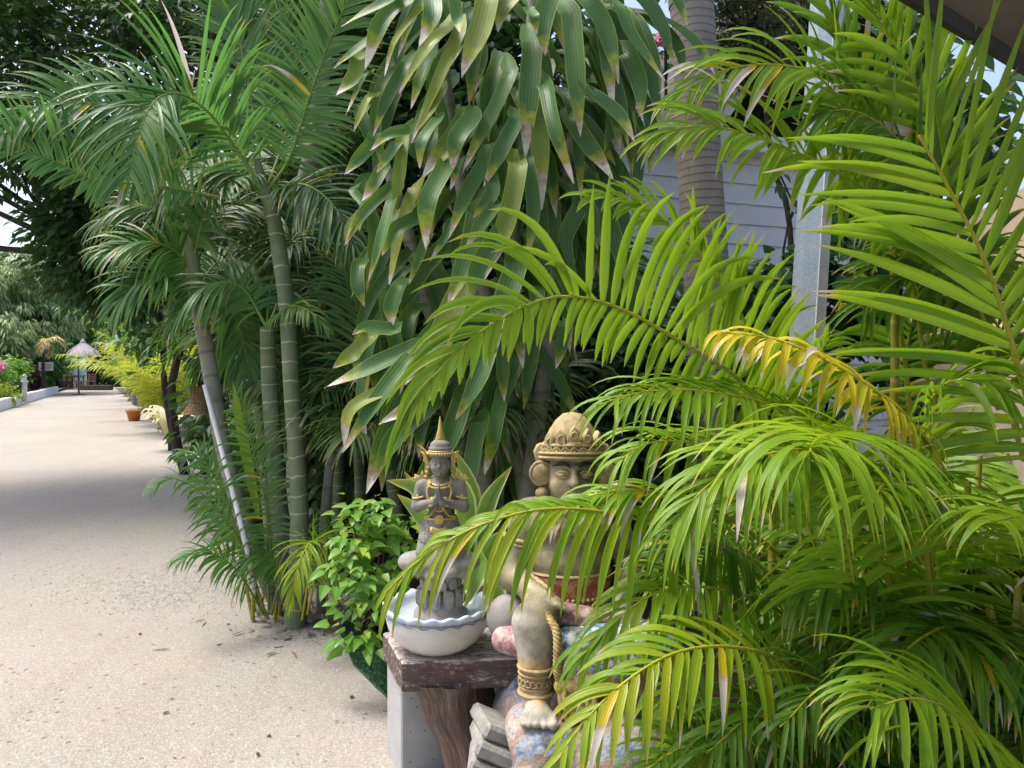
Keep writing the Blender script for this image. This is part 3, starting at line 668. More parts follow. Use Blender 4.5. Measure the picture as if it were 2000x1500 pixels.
# ---- small kneeling figure, hands pressed together
SO = BO + np.array([.012, 0, 0])
st = thing("kneeling_statue", "grey stone kneeling figure with gold jewellery and pressed hands, standing in the white bowl", "statue", SO + np.array([0, 0, .12]))
def L(*p): return SO + np.array(p)
mb = MB(); k = .02; A_ = 'add'
pr = [(A_, k, elp(L(0, .01, .475), (.062, .052, .05))), (A_, k, cap(L(0, .005, .49), L(0, 0, .54), .044, .046)), (A_, .03, elp(L(0, 0, .598), (.064, .044, .05))),
      (A_, .02, cap(L(-.06, 0, .632), L(.06, 0, .632), .026, .026)), (A_, .02, cap(L(0, 0, .63), L(0, -.003, .69), .026, .02))]
for s in (-1, 1):
    pr += [(A_, .015, cap(L(s * .074, 0, .628), L(s * .09, -.012, .55), .025, .0215)), (A_, .01, cap(L(s * .09, -.012, .55), L(s * .018, -.078, .58), .0215, .0135)),
           (A_, .008, cap(L(s * .014, -.082, .578), L(s * .006, -.092, .60), .0125, .0105)), (A_, .02, elp(L(s * .026, -.022, .61), (.03, .022, .028))),
           (A_, .02, cap(L(s * .034, 0, .46), L(s * .046, -.035, .375), .046, .046)), (A_, .02, cap(L(s * .046, -.03, .372), L(s * .05, .12, .37), .036, .03))]
    for f, (dy, ln) in enumerate(((-.104, .034), (-.098, .043), (-.091, .046), (-.084, .041))):
        pr.append((A_, .003, cap(L(s * .0055, dy + .002, .598), L(s * .0038, dy - .006, .603 + ln), .0052, .0036)))
    pr.append((A_, .004, cap(L(s * .009, -.083, .59), L(s * .006, -.074, .622), .0055, .0042)))
# head
hc = L(0, -.01, .715)
pr += [(A_, .012, elp(hc, (.0365, .041, .047))), (A_, .012, elp(hc + [0, -.012, -.022], (.027, .028, .026))), (A_, .006, cap(hc + [0, -.039, .012], hc + [0, -.047, -.006], .004, .0065))]
for s in (-1, 1):
    pr += [('sub', .006, elp(hc + [s * .0145, -.041, .006], (.009, .006, .0055))), (A_, .003, elp(hc + [s * .0145, -.0355, .005], (.0085, .0055, .0042))),
           (A_, .004, cap(hc + [s * .006, -.041, .0155], hc + [s * .024, -.034, .0165], .0028, .0022)), (A_, .006, elp(hc + [s * .036, .002, -.002], (.006, .01, .016))), (A_, .01, elp(hc + [s * .017, -.03, -.012], (.011, .01, .01)))]
pr += [(A_, .003, cap(hc + [-.009, -.0395, -.0185], hc + [.009, -.0395, -.0185], .0028, .0028)), (A_, .003, cap(hc + [-.006, -.0395, -.0235], hc + [.006, -.0395, -.0235], .0034, .0034)), (A_, .008, elp(hc + [0, -.033, -.036], (.011, .01, .008)))]
sdf_mesh(mb, pr, .003)
mb.build("body", M['stone'], st)
mb = MB(); lathe(mb, L(0, .004, 0), [(.046, .418), (.064, .43), (.074, .445), (.072, .47), (.066, .495), (.06, .512), (.05, .515)], 32, sx=1.05, sy=.92)
for s in (-1, 1): ell(mb, L(s * .04, -.02, .42), (.046, .05, .052))
o = mb.build("skirt", M['sarong'], st)
mb = MB(); plate(mb, L(0, -.075, .455), [(-.03, .03), (-.035, .012), (0, -.022), (.035, .012), (.03, .03), (0, .022)], .006); plate(mb, L(0, -.08, .415), [(-.012, .02), (-.015, .0), (0, -.03), (.015, 0), (.012, .02)], .005)
mb.build("skirt_flap", M['gold'], o)
mb = MB(); lathe(mb, L(0, -.006, 0), [(.04, .742), (.0465, .75), (.0475, .762), (.043, .77), (.0455, .772), (.0445, .781), (.038, .784), (.039, .792), (.033, .80), (.028, .803), (.022, .808), (.016, .812)], 36)
cr = mb.build("crown", M['stone'], st)
mb = MB(); ring(mb, L(0, -.006, .757), .0465, .0485, .0052); beads(mb, [L(.049 * math.cos(a), -.006 + .051 * math.sin(a), .758) for a in np.linspace(0, 6.2832, 13)], 30, .0056)
ring(mb, L(0, -.006, .767), .044, .046, .003); mb.build("crown_band", M['gold'], cr)
mb = MB(); lathe(mb, L(0, -.006, 0), [(.018, .808), (.02, .813), (.0155, .822), (.016, .827), (.011, .84), (.0075, .862), (.004, .885), (.0012, .90)], 20); mb.build("spire", M['gold'], cr)
for s in (-1, 1):
    mb = MB(); plate(mb, L(s * .046, .0, .725), [(-.008, .03), (s * -.006, -.01), (s * .004, -.055), (s * .016, -.04), (s * .010, -.012), (s * .022, .004), (s * .014, .022), (s * .03, .042)][::int(s)], .006)
    if s < 0: tube(mb, [L(-.052, 0, .755), L(-.068, 0, .775), L(-.09, 0, .79)], [.006, .004, .0015], 6)
    for q in range(3): ell(mb, L(s * (.047 + .004 * q), -.006, .70 - .018 * q), (.009, .006, .009), nu=8, nv=6)
    mb.build("ear_ornament", M['gold'], st)
    mb = MB(); plate(mb, L(s * .078, .002, .655), [(s * -.03, -.012), (s * .012, -.014), (s * .042, .004), (s * .024, .006), (s * .022, .02), (s * .004, .012), (s * -.008, .034), (s * -.016, .012)][::int(s)], .007)
    mb.build("shoulder_ornament", M['gold'], st)
    mb = MB(); ring(mb, L(s * .0805, -.005, .588), .0265, .0265, .0042, roty(s * .2)); ell(mb, L(s * .085, -.03, .592), (.006, .004, .009), nu=8, nv=6); mb.build("armlet", M['gold'], st)
    mb = MB()
    for q in (0, .008): ring(mb, L(s * (.034 - q), -.066 - q * .7, .577 + q * .2), .017, .017, .004, roty(s * 1.15) @ rotx(.4))
    mb.build("bracelet", M['gold'], st)
mb = MB(); ring(mb, L(0, -.012, .652), .042, .036, .005, rotx(.45)); beads(mb, [L(.046 * math.cos(a), -.02 + .038 * math.sin(a), .645 + .018 * math.sin(a)) for a in np.linspace(3.3, 6.12, 9)], 17, .005); ell(mb, L(0, -.056, .628), (.009, .005, .012))
for s in (-1, 1): beads(mb, [L(s * .034, -.04, .645), L(s * .046, -.05, .62), L(s * .042, -.056, .592), L(s * .03, -.055, .575)], 12, .0046)
mb.build("necklace", M['gold'], st)
mb = MB(); ring(mb, L(0, .002, .507), .061, .055, .0055); ell(mb, L(0, -.056, .508), (.017, .008, .017)); ring(mb, L(0, -.06, .508), .016, .016, .003, rotx(1.57))
for s in (-1, 1): beads(mb, [L(s * .058, -.02, .512), L(s * .036, -.048, .522), L(s * .014, -.052, .552)], 12, .0042)
beads(mb, [L(-.02, -.05, .545), L(0, -.05, .538), L(.02, -.05, .545)], 7, .004)
mb.build("belt", M['gold'], st)
mb = MB(); pr = [(A_, .02, elp(L(-.06, 0, .335), (.1, .09, .038))), (A_, .02, elp(L(.05, .01, .33), (.1, .09, .035))), (A_, .02, elp(L(-.11, -.02, .338), (.05, .05, .036))), (A_, .02, elp(L(.1, 0, .335), (.05, .05, .034))), (A_, .02, cap(L(0, 0, .27), L(0, 0, .33), .07, .1))]
for q in range(9):
    a = q * .7 + .3; pr.append((A_, .012, elp(L(.1 * math.cos(a), .085 * math.sin(a), .305 + .01 * math.sin(q * 3)), (.03, .03, .022))))
sdf_mesh(mb, pr, .005); ped = mb.build("pedestal", M['stone2'], st)
mb = MB(); lathe(mb, L(0, 0, 0), [(0, .12), (.105, .12), (.105, .14), (.09, .145), (.085, .165), (.062, .2), (.054, .235), (.06, .265), (.075, .285), (.07, .3)], 40)
for q in range(10):
    a = q * 2 * math.pi / 10 + .16; Mx = rotz(a + math.pi / 2)
    plate(mb, L(.078 * math.cos(a), .078 * math.sin(a), .19), [(-.02, .05), (-.024, .02), (-.018, -.02), (0, -.034), (.018, -.02), (.024, .02), (.02, .05)], .012, Mx)
    plate(mb, L(.088 * math.cos(a), .088 * math.sin(a), .19), [(-.012, .035), (-.014, .01), (-.009, -.014), (0, -.022), (.009, -.014), (.014, .01), (.012, .035)], .008, Mx)
    b2 = a + .314; plate(mb, L(.07 * math.cos(b2), .07 * math.sin(b2), .255), [(-.018, -.02), (-.02, .01), (0, .036), (.02, .01), (.018, -.02)], .01, rotz(b2 + math.pi / 2))
mb.build("lotus_base", M['stone2'], ped)

# ---- bench: thick worn plank on a crooked trunk
bn = thing("bench", "thick worn brown plank bench on a crooked trunk leg, holding the white bowl", "bench", G(880, 1520))
mb = MB(); zt = BO[2] - .002
a = P(783, 1271, 2.84); a[2] = zt; b = P(1075, 1262, 2.90); b[2] = zt
c3 = b + np.array([.03, .36, 0]); d3 = P(750, 1222, 3.16); d3[2] = zt
def slab(mb, cs, th, jag=.004, nseg=14):
    """plank with slightly uneven edges, four top corners"""
    lp = []
    for i in range(4):
        p, q = cs[i], cs[(i + 1) % 4]
        for t in np.linspace(0, 1, nseg, endpoint=False): lp.append(p + (q - p) * t + rng.normal(0, jag * .6, 3) * [1, 1, .25])
    lp = np.array(lp); ce = lp.mean(0); k = len(lp); ins = ce + (lp - ce) * .975
    rings = [ins + [0, 0, 0], lp - [0, 0, .007], lp - [0, 0, th * .5] + rng.normal(0, .0015, (k, 3)), lp - [0, 0, th - .006], ins - [0, 0, th]]
    v = np.vstack([[ce]] + rings + [[ce - [0, 0, th]]]); i = np.arange(k); j = (i + 1) % k
    for r in range(4): mb.add(v, np.stack([1 + r * k + i, 1 + (r + 1) * k + i, 1 + (r + 1) * k + j, 1 + r * k + j], 1))
    mb.add(v, np.vstack([np.stack([0 * i, 1 + i, 1 + j], 1), np.stack([0 * i + 5 * k + 1, 1 + 4 * k + j, 1 + 4 * k + i], 1)]))
slab(mb, [a, b, c3, d3], .112); fix_normals(mb.build("plank", M['plank'], bn, smooth=False))
mb = MB(); lg = [P(866, 1322, 2.93), P(880, 1400, 2.92), P(903, 1460, 2.90), P(925, 1560, 2.88)]
pts = crom(lg, 26); th = np.linspace(0, 2 * math.pi, 41); rr = np.interp(np.linspace(0, 1, 26), [0, .12, .5, 1], [.135, .105, .082, .085])
r2 = rr[:, None] * (1 + .07 * np.sin(th * 5 + 1)[None] + .05 * np.sin(th[None] * 9 + np.linspace(0, 3, 26)[:, None]) + .03 * np.sin(th[None] * 17 + np.linspace(0, 5, 26)[:, None])); r2[:, -1] = r2[:, 0]
v = pts[:, None] + np.stack([r2 * np.cos(th), r2 * np.sin(th) * .8, 0 * r2], -1); uv = np.stack(np.broadcast_arrays((th / 6.283)[None] * 2, np.linspace(0, 1, 26)[:, None] * .6), -1)
i, j = np.meshgrid(np.arange(25), np.arange(40), indexing='ij'); q = i * 41 + j
mb.add(v, np.stack([q, q + 41, q + 42, q + 1], -1).reshape(-1, 4), uv); mb.build("leg", M['driftwood'], bn)
mb = MB(); tube(mb, crom([P(925, 1318, 3.1), P(945, 1365, 3.12), P(965, 1420, 3.12), P(1010, 1520, 3.1)], 14), [.06, .05, .045, .05], 14); mb.build("leg", M['driftwood'], bn)

# ---- concrete block
cb = P(838, 1300, 3.12); mb = MB(); Mx = rotz(.60)
box(mb, [cb[0] - .01, cb[1] - .01, .20], (.135, .105, .205), rotz(.42), .006, taper=(1.0, 1.0))
tag(fix_normals(mb.build("concrete_block", M['concrete'], smooth=False, loc=(cb[0], cb[1], 0))), "smooth grey concrete block standing under the bench plank beside the turf", "block")

# ---- stacked stone slabs at the statue's foot
for q, (x, y, d, w, tl) in enumerate([(985, 1425, 2.72, .11, .55), (985, 1462, 2.68, .12, .52), (980, 1498, 2.66, .12, .5)]):
    p = P(x, y, d); mb = MB(); box(mb, p, (w, .1, .026), rotz(.3 - q * .15) @ roty(tl * .9), .012)
    
    tag(fix_normals(mb.build("stone_slab", M['slabstone'], loc=p, smooth=False)), ["tilted grey stone slab, topmost of the three leaning beside the painted base", "tilted grey stone slab, middle of the three leaning beside the painted base", "tilted grey stone slab, lowest of the three leaning beside the painted base"][q], "slab", "stone slabs leaning beside the statue base")

# ---- large seated figure
BX, BY = .215, 2.93
bs = thing("seated_statue", "large painted seated stone figure with a tall gold headdress, half hidden behind palm fronds", "statue", (BX, BY, 0))
def B(x, y, z): return np.array([BX + x, BY + y, z])
mb = MB(); k = .05
pr = [(A_, .05, elp(B(0, 0, .62), (.19, .15, .1))), (A_, .06, elp(B(0, -.01, .76), (.15, .12, .11))), (A_, .06, elp(B(0, -.02, .86), (.145, .125, .1))), (A_, .07, elp(B(0, 0, .97), (.155, .11, .12))),
      (A_, .05, cap(B(-.13, 0, 1.02), B(.13, 0, 1.02), .065, .065)), (A_, .04, cap(B(0, 0, 1.02), B(0, -.01, 1.10), .065, .055))]
for s in (-1, 1):
    pr.append((A_, .04, elp(B(s * .065, -.07, .985), (.07, .05, .055))))
# viewer-left arm resting on the raised knee
pr += [(A_, .03, cap(B(-.165, 0, 1.02), B(-.215, -.06, .80), .056, .05)), (A_, .03, cap(B(-.215, -.06, .80), B(-.10, -.27, .775), .05, .036)), (A_, .02, elp(B(-.085, -.295, .775), (.045, .035, .022)))]
for q in range(5):
    y0 = -.325 + .016 * q; pr.append((A_, .006, cap(B(-.062, y0, .775 - .004 * q), B(-.062 + (.045 if q < 4 else .02), y0 - .012, .755 - .003 * q), .0115, .009)))
# viewer-right arm on the thigh
pr += [(A_, .03, cap(B(.165, 0, 1.02), B(.24, -.03, .82), .056, .05)), (A_, .03, cap(B(.24, -.03, .82), B(.17, -.2, .70), .05, .036)), (A_, .02, elp(B(.16, -.225, .69), (.04, .04, .022)))]
for q in range(5): pr.append((A_, .006, cap(B(.13 + .016 * q, -.245, .69), B(.12 + .018 * q, -.295, .672), .011, .009)))
# raised leg with foot, and the folded leg
KN = B(-.138, -.30, .705)
pr += [(A_, .04, cap(B(-.09, -.04, .64), KN, .09, .072)), (A_, .03, cap(KN, B(-.133, -.32, .50), .071, .054)), (A_, .02, cap(B(-.133, -.32, .50), B(-.132, -.33, .455), .05, .045)),
       (A_, .025, cap(B(-.132, -.335, .445), B(-.130, -.415, .432), .042, .036)), (A_, .02, elp(B(-.128, -.41, .432), (.056, .045, .024)))]
for q, (dx, ln, r) in enumerate(((-.052, .026, .012), (-.032, .036, .0125), (-.009, .043, .013), (.016, .046, .0135), (.044, .046, .018))):
    pr.append((A_, .006, cap(B(-.128 + dx, -.425, .43), B(-.126 + dx * 1.03, -.44 - ln * .55, .424), r, r * .95)))
pr += [(A_, .04, cap(B(.09, -.04, .62), B(.31, -.22, .58), .09, .075)), (A_, .03, cap(B(.31, -.22, .58), B(.06, -.33, .53), .07, .05)), (A_, .02, elp(B(.03, -.35, .53), (.06, .04, .035)))]
# head
hc = B(.012, -.035, 1.185)
pr += [(A_, .03, elp(hc, (.103, .11, .128))), (A_, .04, elp(hc + [0, -.03, -.06], (.08, .078, .07))), (A_, .012, cap(hc + [0, -.105, .03], hc + [0, -.128, -.022], .011, .019))]
for s in (-1, 1):
    pr += [('sub', .016, elp(hc + [s * .042, -.11, .012], (.026, .016, .016))), (A_, .006, elp(hc + [s * .042, -.092, .010], (.025, .015, .013))), (A_, .01, cap(hc + [s * .016, -.108, .036], hc + [s * .07, -.085, .04], .007, .005)),
           (A_, .008, cap(hc + [s * .012, -.118, -.022], hc + [s * .016, -.116, -.023], .011, .008)), (A_, .02, elp(hc + [s * .055, -.075, -.035], (.03, .025, .03))), (A_, .01, elp(hc + [s * .104, .0, .0], (.014, .03, .05)))]
pr += [(A_, .006, cap(hc + [-.03, -.098, -.054], hc + [0, -.113, -.058], .007, .009)), (A_, .006, cap(hc + [.03, -.098, -.054], hc + [0, -.113, -.058], .007, .009)), (A_, .008, cap(hc + [-.018, -.104, -.07], hc + [.018, -.104, -.07], .010, .010)), (A_, .02, elp(hc + [0, -.085, -.108], (.035, .03, .025)))]
sdf_mesh(mb, pr, .0062); mb.build("body", M['bigbody'], bs)
for s in (-1, 1):
    mb = MB(); ell(mb, hc + [s * .042, -.097, .010], (.021, .0135, .0085)); e = mb.build("eye", M['eyewhite'], bs)
    mb = MB(); ell(mb, hc + [s * .042, -.109, .010], (.0085, .004, .0075)); mb.build("pupil", M['wornGold'], e)
    mb = MB(); tube(mb, crom([hc + [s * .017, -.104, .008], hc + [s * .03, -.112, .020], hc + [s * .048, -.108, .021], hc + [s * .068, -.092, .010]], 10), .0035, 6); tube(mb, crom([hc + [s * .019, -.104, .006], hc + [s * .04, -.110, -.001], hc + [s * .066, -.092, .007]], 10), .0025, 6)
    mb.build("eyelid", M['wornGold'], e)
    mb = MB(); tube(mb, crom([hc + [s * .014, -.112, .036], hc + [s * .04, -.109, .053], hc + [s * .078, -.083, .04]], 10), [.004, .006, .003], 6); mb.build("eyebrow", M['dark'], bs)
    mb = MB(); c_ = hc + np.array([s * .118, -.035, .005]); t = np.linspace(0, 15, 60); r_ = .012 + .0022 * t
    tube(mb, c_ + np.stack([r_ * np.cos(t) * s, -.012 - .01 * (1 - t / 15), r_ * np.sin(t)], 1), .0065, 6); ell(mb, c_, (.044, .03, .05))
    e = mb.build("ear_ornament", M['wornGold'], bs)
    mb = MB(); lathe(mb, c_ + np.array([s * -.004, -.012, 0]), [(.01, -.05), (.022, -.06), (.026, -.075), (.022, -.08), (.03, -.095), (.034, -.15), (.03, -.19), (.036, -.2), (.01, -.205)], 18, wob=lambda th, t: (1 + .1 * np.cos(th * 9), 0 * th * t)); mb.build("tassel", M['wornGold'], e)
# headdress
mb = MB(); lathe(mb, hc + [0, .012, 0], [(.115, .055), (.128, .075), (.124, .1), (.115, .112), (.10, .125), (.095, .135), (.085, .165), (.062, .20), (.035, .225), (.0, .232)], 40, sx=1.0, sy=1.0, wob=lambda th, t: (1 + .02 * np.sin(th * 14 + t * 22) * (t > .55), 0 * th * t))
hd = mb.build("headdress", M['wornGold'], bs)
mb = MB()
for r_, z_, tk in ((.132, .062, .007), (.134, .078, .006), (.125, .108, .007)): ring(mb, hc + [0, .008, z_], r_ * .98, r_ * 1.0, tk, rotx(-.08))
for q in range(13):
    a = -math.pi + q * math.pi / 12; c_ = hc + np.array([.125 * math.cos(a), .01 + .127 * math.sin(a), .095]); ring(mb, c_, .013, .013, .005, rotz(a + math.pi / 2) @ rotx(1.57), 14, 6); ell(mb, c_, (.007, .007, .007), nu=8, nv=6)
for q in range(5):
    a = -math.pi / 2 + (q - 2) * .42; c_ = hc + np.array([.116 * math.cos(a), .01 + .118 * math.sin(a), .125 + .012 * (2 - abs(q - 2))]); plate(mb, c_, [(-.024, -.02), (-.02, .016), (0, .045), (.02, .016), (.024, -.02)], .012, rotz(a + math.pi / 2)); ring(mb, c_ + [0, -.014, .004], .012, .012, .004, rotx(1.57), 14, 6)
mb.build("diadem", M['wornGold'], hd)
for s in (-1, 1):
    mb = MB(); plate(mb, hc + [s * .125, .0, .07], [(s * -.03, -.035), (s * .012, -.03), (s * .022, .015), (s * .01, .04), (s * -.03, .05), (s * -.045, .01)][::int(s)], .03); mb.build("headdress_wing", M['wornGold'], hd)
mb = MB()
for q in range(3): ring(mb, B(0, -.025, 1.05 - .018 * q), .10 + .022 * q, .085 + .012 * q, .009, rotx(.35))
for q in range(12):
    a = math.pi + .25 + q * (math.pi - .5) / 11; ell(mb, B(.14 * math.cos(a), -.03 + .115 * math.sin(a), 1.008 + .02 * math.sin(a)), (.014, .01, .02), nu=8, nv=6)
mb.build("necklace", M['wornGold'], bs)
mb = MB(); lathe(mb, B(0, -.015, 0), [(.13, .70), (.158, .71), (.165, .73), (.160, .76), (.166, .79), (.162, .815), (.15, .82)], 44, sy=.86, wob=lambda th, t: (1 + .012 * np.cos(th * 24) * np.sin(t * 12), 0 * th * t))
sh = mb.build("sash", M['sash'], bs)
mb = MB(); ring(mb, B(0, -.015, .715), .166, .143, .008); ring(mb, B(0, -.015, .818), .158, .136, .007); beads(mb, [B(.168 * math.cos(a), -.015 + .146 * math.sin(a), .735) for a in np.linspace(3.2, 6.2, 9)], 26, .008)
mb.build("sash_trim", M['wornGold'], sh)
mb = MB()
for q in range(4): ring(mb, B(-.150 + .017 * q, -.178 - .03 * q, .789 - .003 * q), .048 - .002 * q, .048 - .002 * q, .008, rotz(-1.07) @ rotx(1.5))
mb.build("bracelet", M['wornGold'], bs)
mb = MB()
for q in range(3): ring(mb, B(-.183, -.018, .935 - .018 * q), .061, .061, .008, roty(.2))
mb.build("armlet", M['wornGold'], bs)
mb = MB(); ring(mb, B(-.132, -.325, .478), .058, .058, .008); ring(mb, B(-.133, -.322, .565), .060, .060, .006); ring(mb, B(-.133, -.323, .545), .059, .059, .004); ring(mb, B(-.133, -.323, .50), .057, .057, .004)
for q in range(10):
    a = math.pi + .1 + q * .33; ring(mb, B(-.133 + .059 * math.cos(a), -.323 + .059 * math.sin(a), .52), .011, .011, .003, rotz(a + 1.57) @ rotx(1.57), 12, 5)
mb.build("anklet", M['wornGold'], bs)
mb = MB(); sdf_mesh(mb, [(A_, .03, elp(B(-.225, -.10, .655), (.085, .075, .09))), (A_, .03, elp(B(-.20, -.05, .62), (.09, .1, .07)))], .007); mb.build("cushion", M['stone2'], bs)
mb = MB(); sdf_mesh(mb, [(A_, .03, cap(B(-.24, -.17, .60), B(-.12, -.26, .605), .05, .05)), (A_, .03, cap(B(-.05, -.25, .72), B(.15, -.24, .68), .045, .04)), (A_, .03, cap(B(-.19, -.12, .61), B(-.1, -.1, .66), .06, .06))], .007); mb.build("pink_cloth", M['pinkcloth'], bs)
mb = MB(); sdf_mesh(mb, [(A_, .03, cap(B(-.02, -.31, .64), B(.2, -.30, .62), .055, .06)), (A_, .03, cap(B(-.01, -.33, .585), B(.18, -.33, .57), .05, .05)), (A_, .03, cap(B(.1, -.28, .62), B(.3, -.22, .6), .075, .08))], .007)
mb.build("striped_cloth", M['bluecloth'], bs)
mb = MB()
for ph in (0, 2.1, 4.2):
    cl = crom([B(-.10, -.335, .755), B(-.065, -.375, .70), B(-.062, -.385, .63), B(-.058, -.385, .55), B(-.01, -.40, .505)], 60); t = np.linspace(0, 42, 60) + ph
    tube(mb, cl + np.stack([.008 * np.cos(t), .008 * np.sin(t), 0 * t], 1), .009, 6)
mb.build("braid", M['braid'], bs)
mb = MB()
for q in range(16):
    u = q / 15; p0 = B(-.055 + .11 * u, -.39 + .02 * math.sin(q * 2.), .515); tube(mb, [p0, p0 + [.004, -.012, -.05], p0 + [.008 * math.sin(q), -.006, -.105]], [.010, .011, .007], 6)
sdf_mesh(mb, [(A_, .02, cap(B(-.05, -.385, .52), B(.06, -.39, .50), .026, .026))], .006); mb.build("tassel_fringe", M['braid'], bs)
mb = MB(); pr = [(A_, .05, cap(B(-.12, -.33, .2), B(-.12, -.33, .345), .12, .075)), (A_, .05, cap(B(.1, -.3, .2), B(.1, -.3, .36), .16, .1)), (A_, .05, cap(B(0, -.05, .2), B(0, 0, .42), .28, .18)), (A_, .06, elp(B(-.1, -.42, .33), (.12, .1, .085))), (A_, .04, elp(B(-.17, -.34, .37), (.07, .1, .06))),
    (A_, .06, elp(B(.14, -.40, .3), (.16, .12, .11))), (A_, .04, elp(B(-.13, -.48, .22), (.1, .07, .09))), (A_, .05, elp(B(.05, -.47, .22), (.15, .08, .1))), (A_, .05, cap(B(-.1, -.3, .06), B(.15, -.3, .06), .2, .2)), (A_, .05, cap(B(0, 0, .06), B(0, 0, .2), .32, .3))]
sdf_mesh(mb, pr, .011); mb.build("rock_base", M['paintbase'], bs)

# ------------------------------------------------------------------ buildings on the right
hs = thing("house", "white house with horizontal lap siding and white gable boards behind the ringed palm trunk", "house", P(1500, 710, 7.5) * [1, 1, 0])
w0 = P(1150, 710, 6.3); w1 = P(1800, 710, 7.6); wd = nrm((w1 - w0) * [1, 1, 0]); wl = np.linalg.norm((w1 - w0)[:2]); wn = np.array([wd[1], -wd[0], 0])
mb = MB(); nb = 20; hgt = .177
for q in range(nb):
    z0 = q * hgt; a = w0 * [1, 1, 0]; b = w1 * [1, 1, 0]; lo, hi = .022, .004
    mb.add([a + wn * lo + [0, 0, z0], b + wn * lo + [0, 0, z0], b + wn * hi + [0, 0, z0 + hgt], a + wn * hi + [0, 0, z0 + hgt], a + [0, 0, z0], b + [0, 0, z0]], [(0, 1, 2, 3), (4, 5, 1, 0)])
mb.add([w0 * [1, 1, 0] - wn * .002, w1 * [1, 1, 0] - wn * .002, w1 * [1, 1, 0] + [0, 0, 3.54] - wn * .002, w0 * [1, 1, 0] + [0, 0, 3.54] - wn * .002], [(0, 3, 2, 1)])
mb.build("wall", M['siding'], hs, smooth=False)
e0 = P(1385, 272, 6.1); ap = P(1650, -110, 6.4); e1 = P(1960, 272, 6.8); bk = np.array([-wn[0], -wn[1], 0]) * 4
ev = e0[2]; e1[2] = ev
mb = MB(); up = np.array([0, 0, .16])
mb.add([e0, ap, ap + bk, e0 + bk, e0 + up, ap + up, ap + bk + up, e0 + bk + up], [(0, 1, 2, 3), (4, 7, 6, 5), (0, 4, 5, 1), (0, 3, 7, 4)])
mb.add([ap, e1, e1 + bk, ap + bk, ap + up, e1 + up, e1 + bk + up, ap + bk + up], [(0, 1, 2, 3), (4, 7, 6, 5), (0, 4, 5, 1), (1, 2, 6, 5)])
rf = mb.build("roof", M['darkroof'], hs, smooth=False)
mb = MB()
for a, b in ((e0, ap), (ap, e1)):
    f = wn * .03; hh = np.array([0, 0, .20]); dn = np.array([0, 0, -.04])
    mb.add([a + dn + wn * .003, b + dn + wn * .003, b + hh + wn * .003, a + hh + wn * .003, a + dn + f, b + dn + f, b + hh + f, a + hh + f], [(4, 5, 6, 7), (0, 1, 5, 4), (3, 7, 6, 2), (0, 4, 7, 3), (1, 2, 6, 5)])
mb.build("barge_board", M['fascia'], rf, smooth=False)
mb = MB(); c_ = (w0 + w1) / 2 * [1, 1, 0] + wn * .10 + [0, 0, 3.50]; box(mb, c_, (wl / 2, .09, .075), rotz(math.atan2(wd[1], wd[0])), .006); fix_normals(mb.build("eave_board", M['fascia'], hs, smooth=False))

bd = thing("cream_building", "cream rendered building with a dark overhanging roof at the right edge", "building", (2.6, 3.6, 0))
mb = MB(); wa = np.array([1.95, 2.2, 0]); wb = np.array([2.58, 4.95, 0]); wc = np.array([6.5, 5.3, 0]); wdn = np.array([6, 1.6, 0])
def wall_strip(mb, ps, z0, z1):
    for a, b in zip(ps[:-1], ps[1:]): mb.add([a + [0, 0, z0], b + [0, 0, z0], b + [0, 0, z1], a + [0, 0, z1]], [(0, 1, 2, 3)])
wall_strip(mb, [wdn, wa, wb, wc], 0, 2.36); fix_normals(mb.build("wall", M['beige'], bd, smooth=False))
nn_ = np.array([-.975, .22, 0]) * .035
mb = MB(); box(mb, (wa + wb) / 2 + nn_ * .8 + [0, 0, .86], (.03, 1.42, .86), rotz(-.224), .006); fix_normals(mb.build("plinth", M['beigedark'], bd, smooth=False))
mb = MB(); box(mb, (wa + wb) / 2 + nn_ * 1.1 + [0, 0, 1.745], (.05, 1.44, .022), rotz(-.224), .005); fix_normals(mb.build("ledge", M['beige'], bd, smooth=False))
r0 = P(1815, -14, 2.46); r1 = P(2030, 150, 3.05); r0[2] = r1[2] = 2.78; dv = r1 - r0
ra, rb = r0 - dv * 3.5, r1 + dv * 2.2; sd_ = nrm(np.cross(dv, [0, 0, 1.])) 
sl = sd_ * 3.2 + np.array([0, 0, .75])
mb = MB(); mb.add([ra, rb, rb + sl, ra + sl, ra + [0, 0, .05], rb + [0, 0, .05], rb + sl + [0, 0, .05], ra + sl + [0, 0, .05]], [(0, 1, 2, 3), (4, 7, 6, 5), (1, 5, 6, 2), (0, 3, 7, 4), (2, 6, 7, 3)])
ro = fix_normals(mb.build("roof", M['soffit'], bd, smooth=False))
mb = MB()
f = -sd_ * .025; z = np.array([0, 0, 1.])
for q, (o_, z0, z1) in enumerate(((.0, -.05, .12), (.028, .03, .16))):
    a, b = ra - sd_ * (o_ + .002), rb - sd_ * (o_ + .002); mb.add([a + z * z0, b + z * z0, b + z * z1, a + z * z1, a + f + z * z0, b + f + z * z0, b + f + z * z1, a + f + z * z1], [(0, 3, 2, 1), (4, 5, 6, 7), (0, 1, 5, 4), (3, 7, 6, 2)])
fix_normals(mb.build("gutter", M['darkroof'], ro, smooth=False))

# ---- galvanised post
a = P(1577, 640, 4.0); b = P(1604, 200, 4.0); dz = (b - a) / (b[2] - a[2]); a = a - dz * a[2]; b = a + dz * 3.95
mb = MB(); tube(mb, [a, b], [.098, .088], 8); o = mb.build("steel_post", M['galv'], smooth=False, loc=a)
tag(o, "tall galvanised steel post with flat faces rising behind the yellow-green palm", "post")
mb = MB(); t0 = a + np.array([.005, -.0975, 0]); tube(mb, [t0, t0 + dz * 3.9 + [0, .009, 0]], .004, 6); mb.build("weld_seam", M['fascia'], o)

